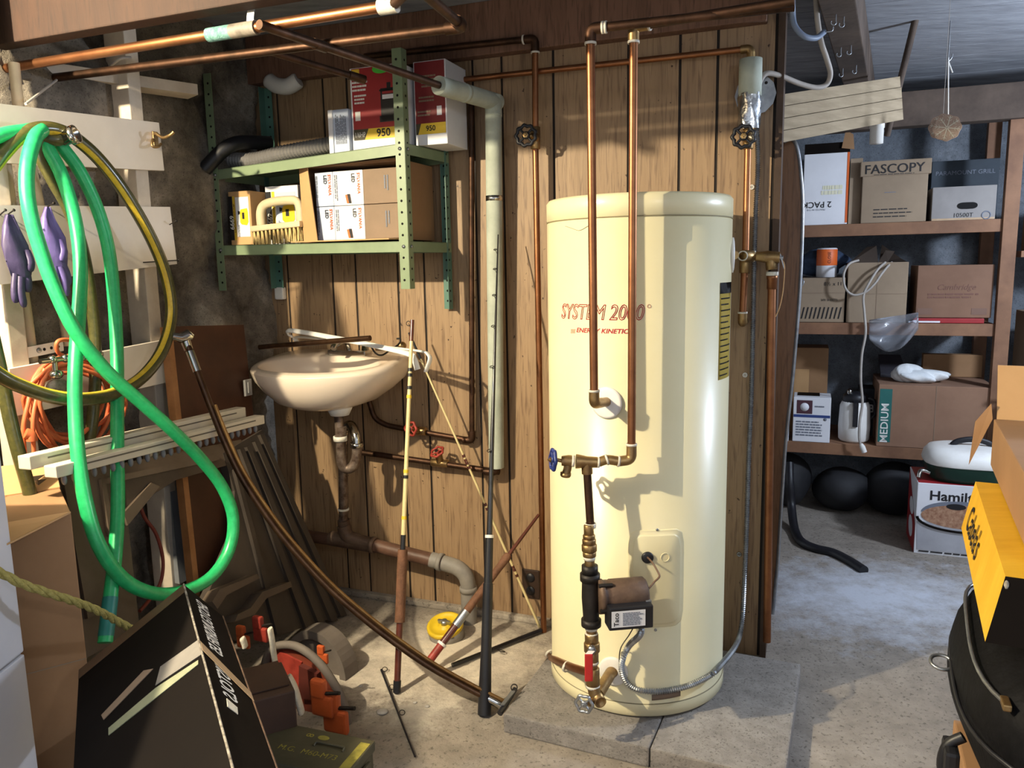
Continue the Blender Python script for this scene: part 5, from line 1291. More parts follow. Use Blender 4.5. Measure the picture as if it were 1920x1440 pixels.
t = T('ceiling_pipe', 'short dark pipe angling down under the beam toward the red pump carton', 'pipe')
t.add('pipe', MB().tube([Z(490, 92, 1.99), Z(670, 146, 1.945), ], .0105, 12), COPD); t.add('joint', MB().tube([Z(655, 141, 1.95), Z(684, 150, 1.942)], .014, 12), COPD); t.done()
pa0, pa1 = Z(-60, 112, 1.955), Z(361, 172, 1.955)
one('pale_plank', 'pale unpainted wood plank fixed under the ceiling beams at the upper left', 'plank', MB().bar(pa0, pa1, (pa1-pa0).cross(UP).normalized()*.085, UP*.034), WPINE)
t = T('light_fixture', 'dusty porcelain and glass ceiling light base on the dark beam, upper left', 'light fixture')
q = P(372, 128, .10); t.add('base', MB().lathe(q+UP*.03, V((0, -.4, -1)), [(0, 0), (.05, 0), (.052, .02), (.03, .034), (0, .034)], 20), GLASSY); t.add('bracket', MB().box(q+UP*.06, WX*.02, WN*.02, UP*.05, .004), STEEL); t.add('wire', MB().tube(cat([q+UP*.05, q+UP*.07+WX*.03, q+UP*.03+WX*.05], 5), .003, 6), CABW); t.done()
one('thin_string', 'pale cord stretched slantwise from the dark ceiling pipe to the top board', 'cord', MB().tube([Z(106, 150, 1.91), L(48, 195, .10)], .0035, 8), CABW)
one('thin_string', 'pale cable stub over the dark ceiling pipe above the plank', 'cord', MB().tube(cat([lowp(205, 126, 1.96), lowp(225, 110, 1.97), lowp(245, 108, 1.98)], 5), .004, 8), CABW)
# ================================================================ BACK ROOM: WOODEN SHELVES
OF = -1.67
def PS(u, v, o=0.0): return P(u, v, OF+o)
def ss(u, v, o=0.0): return wc(PS(u, v, o))[0]
def sz(u, v, o=0.0): return PS(u, v, o).z
ZT, ZM, ZB = 1.532, 1.034, .399
t = T('wooden_shelf', 'dusty wooden shelf rack with three shelves of boxes in the back room', 'shelf rack')
SL, SR = 1.25, 2.655
for z in (ZT, ZM, ZB):
    t.add('shelf_board', MB().box(WF((SL+SR)/2, OF-.27, z-.012), WX*(SR-SL), WN*.5, UP*.024, .002), PINE)
    t.add('shelf_rail', MB().box(WF((SL+SR)/2, OF-.012, z-.03), WX*(SR-SL), WN*.025, UP*.06, .002), PINE)
for s in (SL, SR+.03): t.add('post', MB().box(WF(s, OF-.01, 1.03), WX*.062, WN*.05, UP*2.06, .002), PINE)
for s in (SL, SR+.03): t.add('post', MB().box(WF(s, OF-.5, 1.03), WX*.062, WN*.05, UP*2.06, .002), PINE)
t.add('hook', MB().tube(cat([PS(1502, 520, .02), PS(1507, 528, .03), PS(1504, 536, .03)], 4), .004, 6), STEEL)
t.done()
def sbox(name, label, category, u0, u1, vt, zb, o1, dep, m, group=None, extra=None, vref=None, u0t=None):
    t = T(name, label, category, group); o = OF+o1
    vb = vref or 600
    s0, s1 = wc(P(u0, vb, o))[0], wc(P(u1, vb, o))[0]; zt = P((u0+u1)/2, vt, o).z
    zb += .0015
    b = t.add('carton', MB().box(WF((s0+s1)/2, o-dep/2, (zb+zt)/2), WX*(s1-s0), WN*dep, UP*(zt-zb), .003), m)
    def at(fx, fz, d=.0006): return WF(s0+(s1-s0)*fx, o+d, zb+(zt-zb)*fz)
    if extra: extra(t, b, at, s1-s0, zt-zb)
    t.done(); return s0, s1, zb, zt, o
def e_pack(t, b, at, w, h):
    t.add('pack_lettering', text_mb('2 PACK', at(.32, .28), -WX, -UP, .042, bold=.01), INK, None, b); t.add('small_lettering', text_mb('PRINTED IN THE', at(.3, .21), -WX, -UP, .012), GRINK, None, b)
    t.add('faded_print', lines_mb(at(.62, .47), -WX, -UP, w*.5, .05, 2, .2), mat('pale_yellow_print', 'd8d4b8', rough=.6), None, b); t.add('orange_edge', rect(at(.975, .5), WX, UP, w*.05, h*.96), ORG, None, b)
    t.add('dark_flap', rect(at(.5, 1.0)+UP*.012, WX, UP, w, .05, .004), BLKC, None, b)
sbox('white_carton', 'white carton with upside-down 2 PACK print on the top shelf, far left', 'box', 1504, 1588, 283, ZT, -.03, .3, PAPW, None, e_pack, 415)
sbox('narrow_carton', 'narrow brown carton on the top shelf between the white and the FASCOPY carton', 'box', 1590, 1613, 297, ZT, -.06, .3, CARDG, None, None, 412)
one('brown_flap', 'loose brown cardboard flap hanging over the corner of the white carton', 'cardboard piece', MB().prism([PS(1586, 244, -.02), PS(1600, 252, -.02), PS(1602, 280, -.02), PS(1578, 278, -.02)], WN*.006), CARD)
def e_fas(t, b, at, w, h):
    t.add('lid', MB().box(at(.5, .90)-WN*.148, WX*(w+.022), WN*.308, UP*.072, .003), CARDG, None, b)
    lf = lambda fx, fz: at(fx, fz)+WN*.0075
    t.add('name_lettering', text_mb('FASCOPY', lf(.48, .88), WX, UP, .062, sx=1.02, bold=.004), INK, None, b)
    t.add('fine_print', lines_mb(lf(.48, .795), WX, UP, w*.62, .006, 1), INK, None, b)
    for k in range(3): t.add('form_line', lines_mb(at(.5, .22-.06*k), WX, UP, w*.62, .010, 1), INK, None, b)
    t.add('oval_mark', lines_mb(at(.45, .5), WX, UP, w*.2, .006, 1), GRINK, None, b)
sbox('paper_carton', 'brown paper carton lettered FASCOPY on the top shelf', 'box', 1614, 1736, 303, ZT, -.02, .3, CARDG, None, e_fas, 410)
def e_num(t, b, at, w, h):
    sl = MB(); sl.prism([at(.56, .42)+(WX*math.copysign(abs(math.cos(a))**.5, math.cos(a))*w*.16+UP*math.sin(a)*h*.10) for a in (2*math.pi*k/24 for k in range(24))], WN*.001); t.add('hand_hole', sl, HOLE, None, b)
    t.add('number_lettering', text_mb('10500T', at(.5, .14), WX, UP, .028), INK, None, b); t.add('ring_mark', MB().torus(at(.86, .12), WN, .018, .003, 20, 6), GRINK, None, b)
    t.add('tape_strip', rect(at(.5, .03), WX, UP, w*.98, h*.06), TANTAPE, None, b)
sbox('grey_carton', 'low greyish carton with an oval hand hole on the right of the top shelf', 'box', 1746, 1866, 349, ZT, -.02, .3, mat('grey_carton', '807b78', '8f8a86', 4, .7), None, e_num, 405)
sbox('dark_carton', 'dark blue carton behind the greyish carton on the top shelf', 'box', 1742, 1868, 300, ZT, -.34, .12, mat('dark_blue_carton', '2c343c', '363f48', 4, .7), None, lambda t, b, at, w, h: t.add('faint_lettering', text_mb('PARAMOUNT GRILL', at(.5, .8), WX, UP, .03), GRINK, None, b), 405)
# middle shelf
def e_hatch(t, b, at, w, h):
    mb = MB()
    for k in range(12): mb.prism([at(.06+k*.075, .08), at(.085+k*.075, .08), at(.13+k*.075, .34), at(.105+k*.075, .34)], WN*.001)
    t.add('hatched_print', mb, INK, None, b); t.add('size_lettering', text_mb('8½ x 11', at(.78, .86), WX, UP, .026), INK, None, b); t.add('small_lettering', text_mb('500 SHEETS', at(.72, .5), WX, UP, .016), INK, None, b); t.add('seam', rect(at(.5, .66), WX, UP, w, .003), PAPD, None, b)
s0, s1, zb, zt, o = sbox('paper_carton', 'greyish carton with hatched print on the middle shelf, left of the open box', 'box', 1480, 1582, 521, ZM, -.02, .3, CARDG, None, e_hatch, 602)
q = P(1549, 519, OF-.1); q = WF(wc(q)[0], OF-.1, zt+.002)
t = T('paper_roll', 'clear-wrapped roll with an orange label standing on the hatched carton', 'roll')
t.add('roll', MB().lathe(q, UP, [(0, 0), (.05, 0), (.05, .145), (.045, .15), (0, .15)], 28), PAPW); 
t.add('label', MB().lathe(q+UP*.06, UP, [(.0503, 0), (.0508, .001), (.0508, .082), (.0503, .083)], 28, True, 0, True), ORG, 'orange printed label')
t.add('label_print', text_mb('CLOSE', q+WN*.0515+UP*.10+WX*.012, UP, -WX, .02), INK); t.done()
def jn_fn(a, b): return 1+.14*math.sin(9*a*6.28/3+7*b)+.1*math.sin(17*b)
one('folded_jeans', 'crumpled blue denim pile behind the orange-labelled roll', 'clothes', MB().ball(WF(wc(P(1540, 500, OF-.2))[0], OF-.22, zt+.078), WX*.13, WN*.075, UP*.075, 30, 18, 0, jn_fn), JEANS)
def e_open(t, b, at, w, h):
    for (p, q) in (((.02, 1.0), (.5, 1.28)), ((.5, 1.0), (.66, 1.2))):
        t.add('flap', MB().prism([at(p[0], 1)-WN*.01, at(q[0], 1)-WN*.02, at(q[0]-.02, q[1])-WN*.10, at(p[0]+.3, q[1]-.02)-WN*.12], WN*.004), mat('dark_cardboard', '3b3028', '4a3d33', 4, .8), None, b)
    t.add('flap', MB().prism([at(.55, 1.0)-WN*.15, at(.98, 1.0)-WN*.02, at(.9, 1.06)-WN*.1, at(.6, 1.3)-WN*.2], WN*.004), MC['dark_cardboard'], None, b)
    t.add('centre_seam', rect(at(.5, .5), UP, -WX, h, .004), PAPD, None, b); t.add('crease', rect(at(.5, .48), WX, UP, w, .0025), PAPD, None, b)
sbox('open_carton', 'plain brown carton with dark flaps standing open, middle of the middle shelf', 'box', 1586, 1698, 492, ZM, -.015, .32, CARDG, None, e_open, 602)
def e_cam(t, b, at, w, h):
    t.add('script_lettering', text_mb('Cambridge', at(.52, .58), WX, UP, .038, shear=.3), mat('faded_red_ink', '6c4a3e', rough=.7), None, b)
    t.add('fine_print', lines_mb(at(.5, .42), WX, UP, w*.7, .03, 2), MC['faded_red_ink'], None, b)
    for fx in (.12, .84): t.add('stamp_print', rect(at(fx, .12), WX, UP, w*.2, h*.12), mat('stamp_print', '74584a', rough=.7), None, b)
RB0, RB1 = ss(1712, 605), 2.61
rb = MB().box(WF((RB0+RB1)/2, OF-.16, ZM+.0135), WX*(RB1-RB0), WN*.3, UP*.024, .003); t = T('game_box', 'flat red box lying under the large brown carton on the middle shelf', 'box'); t.add('base', rb, RED); t.add('white_end', MB().box(WF(RB0+.05, OF-.0088, ZM+.008), WX*.14, WN*.001, UP*.008), PAPW); t.done()
sbox('brown_carton', 'large brown carton with faded script print on the right of the middle shelf', 'box', 1716, 1858, 497, ZM+.0265, -.02, .3, mat('reddish_cardboard', '735543', '82624e', 3, .85), None, e_cam, 598)
# plastic bag over the shelf edge
def bagf(i, j):
    u = 1630+92*i; v = 600-14*i+ (20+ 46*math.sin(math.pi*(.12+.8*i)))*j
    return PS(u, v, .035+.02*math.sin(7*i+3*j)+.012*math.sin(15*j+9*i))
one('plastic_bag', 'clear crumpled plastic bag hanging over the edge of the middle shelf', 'bag', MB().slab(bagf, 18, 12, -WN*.012), FILM)
cp = [(1672, 492, -.05), (1664, 500, .0), (1652, 515, .04), (1640, 532, .05), (1622, 548, .05), (1600, 553, .05), (1585, 540, .05), (1582, 515, .04), (1592, 495, .03), (1610, 488, .0)]
cp2 = [(1660, 492, -.02), (1646, 505, .03), (1630, 530, .05), (1619, 555, .05), (1621, 590, .055), (1623, 625, .06), (1616, 665, .06), (1614, 710, .06), (1617, 755, .06), (1612, 790, .06), (1611, 820, .06), (1614, 835, .06)]
t = T('power_cord', 'cream power cord hanging from the open carton down past the bottom shelf', 'cord')
t.add('loop', MB().tube(cat([PS(*q) for q in cp], 6), .0058, 8), CABW); t.add('cord', MB().tube(cat([PS(*q) for q in cp2], 6), .0062, 8), CABW)
t.add('plug', MB().tube([PS(1614, 832, .06), PS(1617, 838, .06), PS(1621, 848, .06)], [.009, .014, .013], 10), WHT); t.done()
# bottom shelf
sbox('brown_carton', 'tall tan carton at the back left of the bottom shelf', 'box', 1470, 1548, 652, ZB, -.24, .2, CARD, None, lambda t, b, at, w, h: t.add('paper_label', rect(at(.38, .58), WX, UP, w*.36, h*.34), CARDL, None, b), 800)
one('grey_carton', 'small grey carton under the middle shelf, half hidden behind the tan carton', 'box', MB().box(WF(ss(1497, 640, -.3), OF-.40, ZB+.13), WX*.12, WN*.09, UP*.25, .003), CARDG)
def e_prod(t, b, at, w, h):
    t.add('blue_band', rect(at(.5, .58), WX, UP, w*.98, h*.06), mat('blue_print', '2c3f78', rough=.5), None, b); t.add('photo', rect(at(.3, .78), WX, UP, w*.42, h*.3), mat('maroon_print', '4a2b34', rough=.5), None, b)
    dk_ = MB(); dk_.lathe(at(.3, .78)+WN*.001, WN, [(0, 0), (.022, 0), (.022, .0006), (0, .0006)], 24); t.add('round_picture', dk_, PAPW, None, b)
    t.add('fine_print', lines_mb(at(.48, .3), WX, UP, w*.8, h*.36, 6), GRINK, None, b); t.add('top_print', lines_mb(at(.72, .8), WX, UP, w*.3, h*.06, 1), GRINK, None, b)
    t.add('dark_top', MB().box(at(.4, 1.0)-WN*.1+UP*.001, WX*w*.6, WN*.1, UP*.002), BLKC, None, b); t.add('seal', MB().lathe(at(.86, .52), WN, [(0, 0), (.008, 0), (.008, .0016), (0, .0016)], 16), GRINK, None, b)
sbox('product_carton', 'white product carton with a blue band on the bottom shelf', 'box', 1486, 1556, 745, ZB, .0, .16, PAPW, None, e_prod, 812)
one('white_sheet', 'white flat panel on edge at the left end of the bottom shelf', 'sheet', MB().box(WF(ss(1477, 790), OF-.07, ZB+.1), WX*.014, WN*.15, UP*.2, .002), PAPW)
q = WF(ss(1601, 805, -.1), OF-.10, ZB+.002)
t = T('vacuum_jug', 'white vacuum jug with black handle and spout on the bottom shelf', 'jug')
t.add('body', MB().lathe(q, UP, [(0, 0), (.066, 0), (.076, .012), (.079, .08), (.074, .19), (.062, .215), (0, .22)], 28), WHT)
t.add('lid', MB().lathe(q+UP*.205, UP, [(.0, 0), (.064, 0), (.060, .04), (.045, .055), (0, .058)], 24), BLK); t.add('spout', MB().bar(q+WN*.079+UP*.215, q+WN*.083+UP*.09, WX*.024, WN*.012).bar(q+UP*.23, q+WN*.09+UP*.205, WX*.024, UP*.02), BLK)
t.add('handle', MB().tube(cat([q+WX*.05+UP*.23, q+WX*.09+UP*.22, q+WX*.097+UP*.15, q+WX*.076+UP*.12], 5), .009, 10), BLK); t.add('knob', MB().ball(q-WX*.03+WN*.03+UP*.265, WX*.014, WN*.014, UP*.018, 12, 8), CHR); t.done()
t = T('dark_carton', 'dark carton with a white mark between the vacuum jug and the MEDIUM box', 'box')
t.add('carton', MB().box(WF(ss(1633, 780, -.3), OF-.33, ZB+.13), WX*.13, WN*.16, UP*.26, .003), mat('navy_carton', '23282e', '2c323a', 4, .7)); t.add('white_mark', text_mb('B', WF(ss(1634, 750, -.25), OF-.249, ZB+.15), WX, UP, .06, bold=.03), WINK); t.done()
def e_med(t, b, at, w, h):
    t.add('green_band', rect(at(.065, .5), WX, UP, w*.11, h*.86), TEALP, None, b); t.add('size_lettering', text_mb('MEDIUM', at(.065, .38)+WN*.0008, UP, -WX, .05, sx=1.1, bold=.01), WINK, None, b)
    t.add('seam', rect(at(.5, .5), UP, WX*-1, h, .003), PAPD, None, b)
s0, s1, zb, zt, o = sbox('moving_box', 'large brown moving box with a green MEDIUM band on the bottom shelf', 'box', 1643, 1862, 724, ZB, .0, .42, mat('moving_box_cardboard', '80604c', '8f6e58', 3, .85), None, e_med, 830)
def clf(a, b): return 1+.2*math.sin(6.28*a*3+5*b)+.12*math.sin(6.28*a*7+11*b)
q = WF(ss(1725, 712, -.1), OF-.12, zt+.034)
one('white_cloth', 'crumpled white cloth lying on the MEDIUM box', 'cloth', MB().ball(q, WX*.125, WN*.06, UP*.036, 40, 20, 0, clf).ball(q-WX*.06+UP*.012, WX*.07, WN*.045, UP*.05, 30, 16, 0, clf), CLOTH)
one('dark_pad', 'dark flat case at the back on the MEDIUM box', 'case', MB().prism([WF(ss(1650, 700, -.3), OF-.26, zt+.002), WF(ss(1700, 700, -.3), OF-.26, zt+.002), WF(ss(1690, 700, -.3), OF-.40, zt+.09), WF(ss(1648, 700, -.3), OF-.40, zt+.09)], UP*.02), mat('dark_case', '2c2a30', '38363d', 5, .6))
one('brown_carton', 'flat brown carton at the back on the MEDIUM box, right of the white cloth', 'box', MB().box(WF(ss(1785, 690, -.35), OF-.38, zt+.062), WX*.28, WN*.06, UP*.12, .003), CARD)
# things under the bottom shelf
for lab, u, v, r, sc in (('black rubber lump under the left end of the bottom shelf, hose coming out of it', 1478, 890, .12, 1.25), ('dark rounded bundle under the middle of the bottom shelf', 1580, 885, .15, .8), ('dark bundle under the bottom shelf behind the cooker carton', 1680, 900, .16, .9)):
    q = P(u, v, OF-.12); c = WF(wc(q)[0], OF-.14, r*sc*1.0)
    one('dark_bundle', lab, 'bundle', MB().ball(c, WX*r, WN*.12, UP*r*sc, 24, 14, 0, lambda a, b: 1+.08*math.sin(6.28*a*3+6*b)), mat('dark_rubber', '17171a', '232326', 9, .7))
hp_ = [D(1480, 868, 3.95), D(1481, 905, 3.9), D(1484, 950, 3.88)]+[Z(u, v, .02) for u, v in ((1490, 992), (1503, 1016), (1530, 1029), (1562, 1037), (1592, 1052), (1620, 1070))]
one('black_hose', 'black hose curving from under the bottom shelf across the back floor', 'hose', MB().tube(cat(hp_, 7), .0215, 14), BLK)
# cooker carton with roaster on top
fl_ = Z(1713, 1037, 0); bw_, bd_ = .38, .30
s0, o0, _ = wc(fl_); ht = PLN(1719, 905, fl_, WN).z
t = T('cooker_carton', 'red and white slow cooker carton lettered Hamilton on the back floor', 'box')
b = t.add('carton', MB().box(WF(s0+bw_/2, o0-bd_/2, ht/2+.001), WX*bw_, WN*bd_, UP*ht, .003), PAPW)
def at(fx, fz, d=.0006): return WF(s0+bw_*fx, o0+d, .001+ht*fz)
def atl(fo, fz): return WF(s0-.0006, o0-bd_*fo, .001+ht*fz)
t.add('red_top', MB().box(WF(s0+bw_/2, o0-bd_/2, ht+.0018), WX*bw_*.98, WN*bd_*.98, UP*.0012), RED, None, b)
t.add('red_side', MB().prism([atl(.03, .0), atl(.97, .0), atl(.97, .98), atl(.03, .4)], -WX*.0006), RED, None, b)
t.add('side_picture', MB().prism([atl(.5, .25)+(WN*math.cos(a)*.07-UP*0+UP*math.sin(a)*.05) -WX*.0008 for a in (2*math.pi*k/20 for k in range(20))], -WX*.0006), PAPW, None, b)
t.add('side_picture', MB().prism([atl(.5, .55)+(WN*math.cos(a)*.07+UP*math.sin(a)*.04)-WX*.0008 for a in (2*math.pi*k/20 for k in range(20))], -WX*.0006), PAPW, None, b)
t.add('maker_lettering', text_mb('Hamilton', at(.13, .83), WX, UP, .062, align='LEFT', bold=.018, sx=1.05), INK, None, b)
def ell(fx, fz, rx, rz, d, lo=0, hi=2*math.pi): return [at(fx, fz)+WN*d+(WX*math.cos(a)*rx+UP*math.sin(a)*rz) for a in (lo+(hi-lo)*k/28 for k in range(29 if hi-lo < 6.2 else 28))]
fdd = mat('cooked_food_print', '8a5f48', 'b58f72', 60, .6)
pot = t.add('pot_picture', MB().prism([at(.03, .06)+WN*.0006, at(.97, .06)+WN*.0006, at(.99, .46)+WN*.0006, at(.01, .46)+WN*.0006], WN*.0005), mat('steel_print', '9a9aa0', 'b5b5ba', 3, .5), None, b)
t.add('food_picture', MB().prism(ell(.5, .56, .17, .055, .0008), WN*.0005), fdd, None, b); t.add('lid_picture', MB().prism(ell(.5, .60, .17, .06, .0005, 0, math.pi), WN*.0005), GRINK, None, b)
t.add('pot_rim', MB().tube([p+WN*.001 for p in ell(.5, .53, .185, .06, .0008, math.pi, 2*math.pi)], .006, 6), BLKC, None, b); t.add('lid_knob', MB().prism(ell(.42, .70, .04, .014, .0014), WN*.0006), INK, None, b)
t.add('dial', MB().prism(ell(.62, .24, .022, .022, .0014), WN*.0006), BLKC, None, b); t.add('foot_print', lines_mb(at(.4, .04)+WN*.0008, WX, UP, bw_*.7, .012, 1), INK, None, b)
t.add('top_lettering', text_mb('SLOW COOKER', WF(s0+.2, o0-.07, ht+.0025), WX, -WN, .026), WINK, None, b); t.done()
zr = ht+.0035
t = T('electric_roaster', 'white-lidded dark green electric roaster standing on the cooker carton', 'roaster')
rc = WF(s0+.235, o0-.15, 0)
def rring(a, b, z, k=3.2):
    R = []
    for i in range(40):
        th = 2*math.pi*i/40; c, s_ = math.cos(th), math.sin(th); d = (abs(c)**k+abs(s_)**k)**(-1/k); R.append(rc+WX*c*d*a+WN*s_*d*b+UP*z)
    return R
t.add('base', MB().loft([rring(.172, .13, zr), rring(.187, .15, zr+.02), rring(.197, .16, zr+.07), rring(.2, .163, zr+.075)]), GREEND)
t.add('lid', MB().loft([rring(.202, .165, zr+.077), rring(.204, .167, zr+.084), rring(.197, .16, zr+.115), rring(.177, .14, zr+.14), rring(.142, .11, zr+.15), rring(.05, .03, zr+.153)]), WHT)
hc_ = rc+UP*(zr+.148)+WX*.0
t.add('handle', MB().tube(cat([hc_-WX*.085, hc_-WX*.06+UP*.022, hc_+UP*.034, hc_+WX*.06+UP*.022, hc_+WX*.085], 6), .009, 10, True, True, 0, 1.5), BLK); 
t.add('temperature_probe', MB().tube(cat([rc-WX*.187+WN*.12+UP*(zr+.04), rc-WX*.222+WN*.13+UP*(zr+.05), rc-WX*.232+WN*.14+UP*(zr+.02)], 4), .01, 8), CHR); t.add('lid_lettering', lines_mb(rc+WX*.1+WN*.168+UP*(zr+.1), WX, UP, .06, .006, 1), GRINK); t.done()

# ================================================================ PARTITION END: TALL BOARD, LUMBER, CABLES
bp = [P(u, v, -.35) for u, v in ((1436, 330), (1450, 290), (1470, 266), (1486, 262), (1496, 282), (1502, 330), (1505, 400), (1500, 540), (1487, 700), (1474, 820), (1466, 930), (1458, 1060))]
fb = P(1448, 1180, -.35); ft = V((fb.x, fb.y, .002)); f2 = P(1425, 1180, -.35); f2 = V((f2.x, f2.y, .002))
t = T('tall_board', 'tall varnished board with rounded top and metal edge behind the partition end', 'board')
t.add('board', MB().prism(cat(bp, 3)+[ft, f2], -WN*.025), SURF); t.add('metal_edge', MB().tube(cat(bp[2:], 4)+[ft], .0065, 8), STEEL)
t.done()
la_, lb_ = D(1452, 226, 2.78), D(1662, 190, 3.05)
ld_ = (lb_-la_).normalized(); lu_ = (UP-ld_*ld_.z).normalized()
for k in range(4):
    off = lu_*(.058-.039*k)
    one('lumber_board', ['topmost pale board of the stack hung under the ceiling beyond the partition', 'second board from the top of the pale stack under the ceiling', 'third board from the top of the pale stack under the ceiling', 'lowest board of the pale stack under the ceiling'][k], 'board', MB().bar(la_+off-ld_*.12, lb_+off-ld_*(.0 if k else .004), ld_.cross(UP).normalized()*.13, lu_*.037), LUMB, 'stack of pale boards under the ceiling')
q = D(1644, 246, 3.0)
one('white_pipe_stub', 'short white plastic pipe hanging below the stack of pale boards', 'pipe', MB().lathe(q-UP*.045, UP, [(.0, 0), (.024, 0), (.024, .055), (.0262, .056), (.0262, .10), (0, .10)], 20), PVCW)
a, b = D(1722, 14, 3.1), D(1663, 254, 3.35)
one('wooden_pole', 'dusty pole hanging slantwise from the grey ceiling right of the pale boards', 'pole', MB().cyl(a, b, .013, 12), JOIST)
t = T('grey_cable', 'blue-grey cable loop hanging from the ceiling at the end of the beam', 'cable')
t.add('cable', MB().tube(cat([D(1486, -30, 2.35), D(1486, 20, 2.4), D(1490, 48, 2.4), D(1508, 68, 2.4), D(1530, 71, 2.42), D(1545, 60, 2.45)], 7), .0085, 10), CABB); t.add('staple', MB().tube(cat([D(1548, 60, 2.44), D(1560, 58, 2.44), D(1562, 50, 2.44)], 4), .002, 6), STEEL); t.done()
one('white_cable', 'dusty white cable sagging from the joist to the round electrical box', 'cable', MB().tube(cat([D(1527, -40, 2.5), D(1530, 0, 2.5), D(1533, 40, 2.5), D(1540, 80, 2.5), D(1550, 110, 2.52), D(1557, 138, 2.55), D(1550, 158, 2.56), D(1530, 164, 2.55), D(1500, 157, 2.53), D(1465, 143, 2.5), D(1436, 138, 2.48), D(1422, 160, 2.485)], 7), .0082, 10), CABW)
ROW = ('first', 'second', 'third', 'fourth', 'fifth', 'sixth')
for i, (u, v) in enumerate(((1563, 42), (1578, 46), (1573, 102), (1592, 98), (1577, 140), (1602, 134))):
    q = Z(u, v, 2.072); 
    one('cup_hook', f'small steel cup hook under the dark joist, {ROW[i]} counted from the near end', 'hook', MB().tube([q+V((math.cos(a)*.008, 0, math.sin(a)*.008)) for a in (math.radians(150+k*24) for k in range(11))]+[], .0018, 6).cyl(q+V((.0065, 0, .004)), q+V((.0065, 0, .06)), .0018, 6), STEEL, 'cup hooks under the joist')
# snowflake ornament
def snow(label, c, R, m, th):
    t = T('snowflake_ornament', label, 'ornament', 'snowflake ornaments'); n_ = V((-.55, -.83, 0)).normalized(); x = n_.cross(UP).normalized()
    poly = []
    for k in range(48):
        a = 2*math.pi*k/48; r = R*(1-.08*(1-math.cos(8*a))/2-.03); poly.append(c+x*math.cos(a)*r+UP*math.sin(a)*r)
    b = t.add('disc', MB().prism(poly, n_*th), m); mb = MB()
    for k in range(8):
        a = 2*math.pi*k/8+.2; d = x*math.cos(a)+UP*math.sin(a); e = -x*math.sin(a)+UP*math.cos(a); o_ = c+n_*(th+.001)
        mb.bar(o_, o_+d*R*.84, e*.003, n_*.003)
        for f in (.45, .65): mb.bar(o_+d*R*f, o_+d*R*(f+.16)+e*R*.16, e*.002, n_*.003); mb.bar(o_+d*R*f, o_+d*R*(f+.16)-e*R*.16, e*.002, n_*.003)
    t.add('snowflake', mb, FOAMW, None, b); return t
c = D(1776, 240, 2.8); top = D(1778, 108, 2.8)
sd = mat('ornament_wood', 'a08878', 'b39c8c', 20, .6)
t = snow('wooden snowflake ornament hanging on a string from the ceiling hook, the front one', c, .047, sd, .004); t.add('string', MB().cyl(c+UP*.045, top, .0022, 6), WHT); t.add('hook', MB().tube(cat([top+UP*.12, top+UP*.02, top-UP*.012, top+V((.012, 0, 0)), top+V((.014, 0, .012))], 5), .002, 6), STEEL); t.add('string_end', MB().tube([top-UP*.01, top+V((.018, 0, -.05))], .002, 6), WHT); t.done()
c2_ = D(1767, 238, 2.86); t = snow('wooden snowflake ornament on a thin thread, the rear one half hidden', c2_, .047, sd, .004); t.add('thread', MB().cyl(c2_+UP*.045, V((c2_.x, c2_.y, CEIL)), .0008, 5), CABW); t.done()

# ================================================================ RIGHT FOREGROUND
B_ = D(1885, 1080, .95); A_ = Z(1829, 903, B_.z); Cb = D(1847, 1203, .94)
ab = (A_-B_); LAB = ab.length; ab.normalize(); rv = V((ab.y, -ab.x, 0))
zbx = Cb.z
def vb(q): return V((q.x, q.y, zbx))
Bb = Cb.copy()
t = T('yellow_carton', 'yellow and black carton lettered Cabela\'s resting on the black bag'.replace(" lettered Cabela's", ' with black script lettering'), 'box')
poly = [B_, Bb, Bb+rv*.38, B_+rv*.35]
b = t.add('carton', MB().prism(poly, ab*LAB), YBOX)
dn = (Bb-B_).normalized(); nf = ab.cross(dn); nf = nf if nf.dot(-rv) > 0 else -nf; nf.normalize()
t.add('black_end', MB().prism([p-ab*.0008 for p in poly], -ab*.001), BLKC, None, b)
lc_ = A_.lerp(B_, .30)+dn*.05+nf*.0008
t.add('script_lettering', text_mb("Cabela's", lc_, -ab, -dn, .062, shear=.25, sx=.9, bold=.012), INK, None, b)
q = B_+rv*.055+(Bb-B_)*.42-ab*.002
t.add('end_lettering', text_mb('C', q, rv, UP, .07, shear=.2, bold=.02), YBOX, None, b)
t.add('worn_corner', MB().ball(B_+dn*.012+rv*.004, V((.0035, 0, 0)), V((0, .0035, 0)), UP*.007, 8, 6), WORN, None, b); t.done()
# black bag under it
FL, NL = D(1764, 1075, 1.36), D(1840, 1335, .92)
ax_ = (NL-FL); ax_.z = 0; ax_.normalize(); px_ = V((-ax_.y, ax_.x, 0)); px_ = px_ if px_.x > 0 else -px_
topz = zbx-.004; botz = .56; hw = .30
rings = []
import itertools
NR = 22
for i in range(NR+1):
    f = i/NR; p = FL.lerp(NL, f*1.25-.02); e = max(.05, 1-abs(2*f-1)**5)**.5
    R = []
    for k in range(36):
        a = 2*math.pi*k/36; c_, s_ = math.cos(a), math.sin(a); kk = 3.0; d = (abs(c_)**kk+abs(s_)**kk)**(-1/kk)
        x = c_*d*hw*e; z = s_*d*(topz-botz)/2*(.6+.4*e); wv = .005*math.sin(3*a+5*f)+.003*math.sin(9*f+a*2)
        q = V((p.x, p.y, (topz+botz)/2))+px_*(hw+x+wv)+UP*(min(z+wv*.5, (topz-botz)/2-.002)); R.append(q)
    rings.append(R)
t = T('black_bag', 'black nylon duffel bag with a zip, on a cardboard box at the right picture edge', 'bag')
b = t.add('body', MB().loft(rings), BAGB)
zp = [rings[i][15]+UP*.006-px_*.004 for i in range(2, NR-3)]
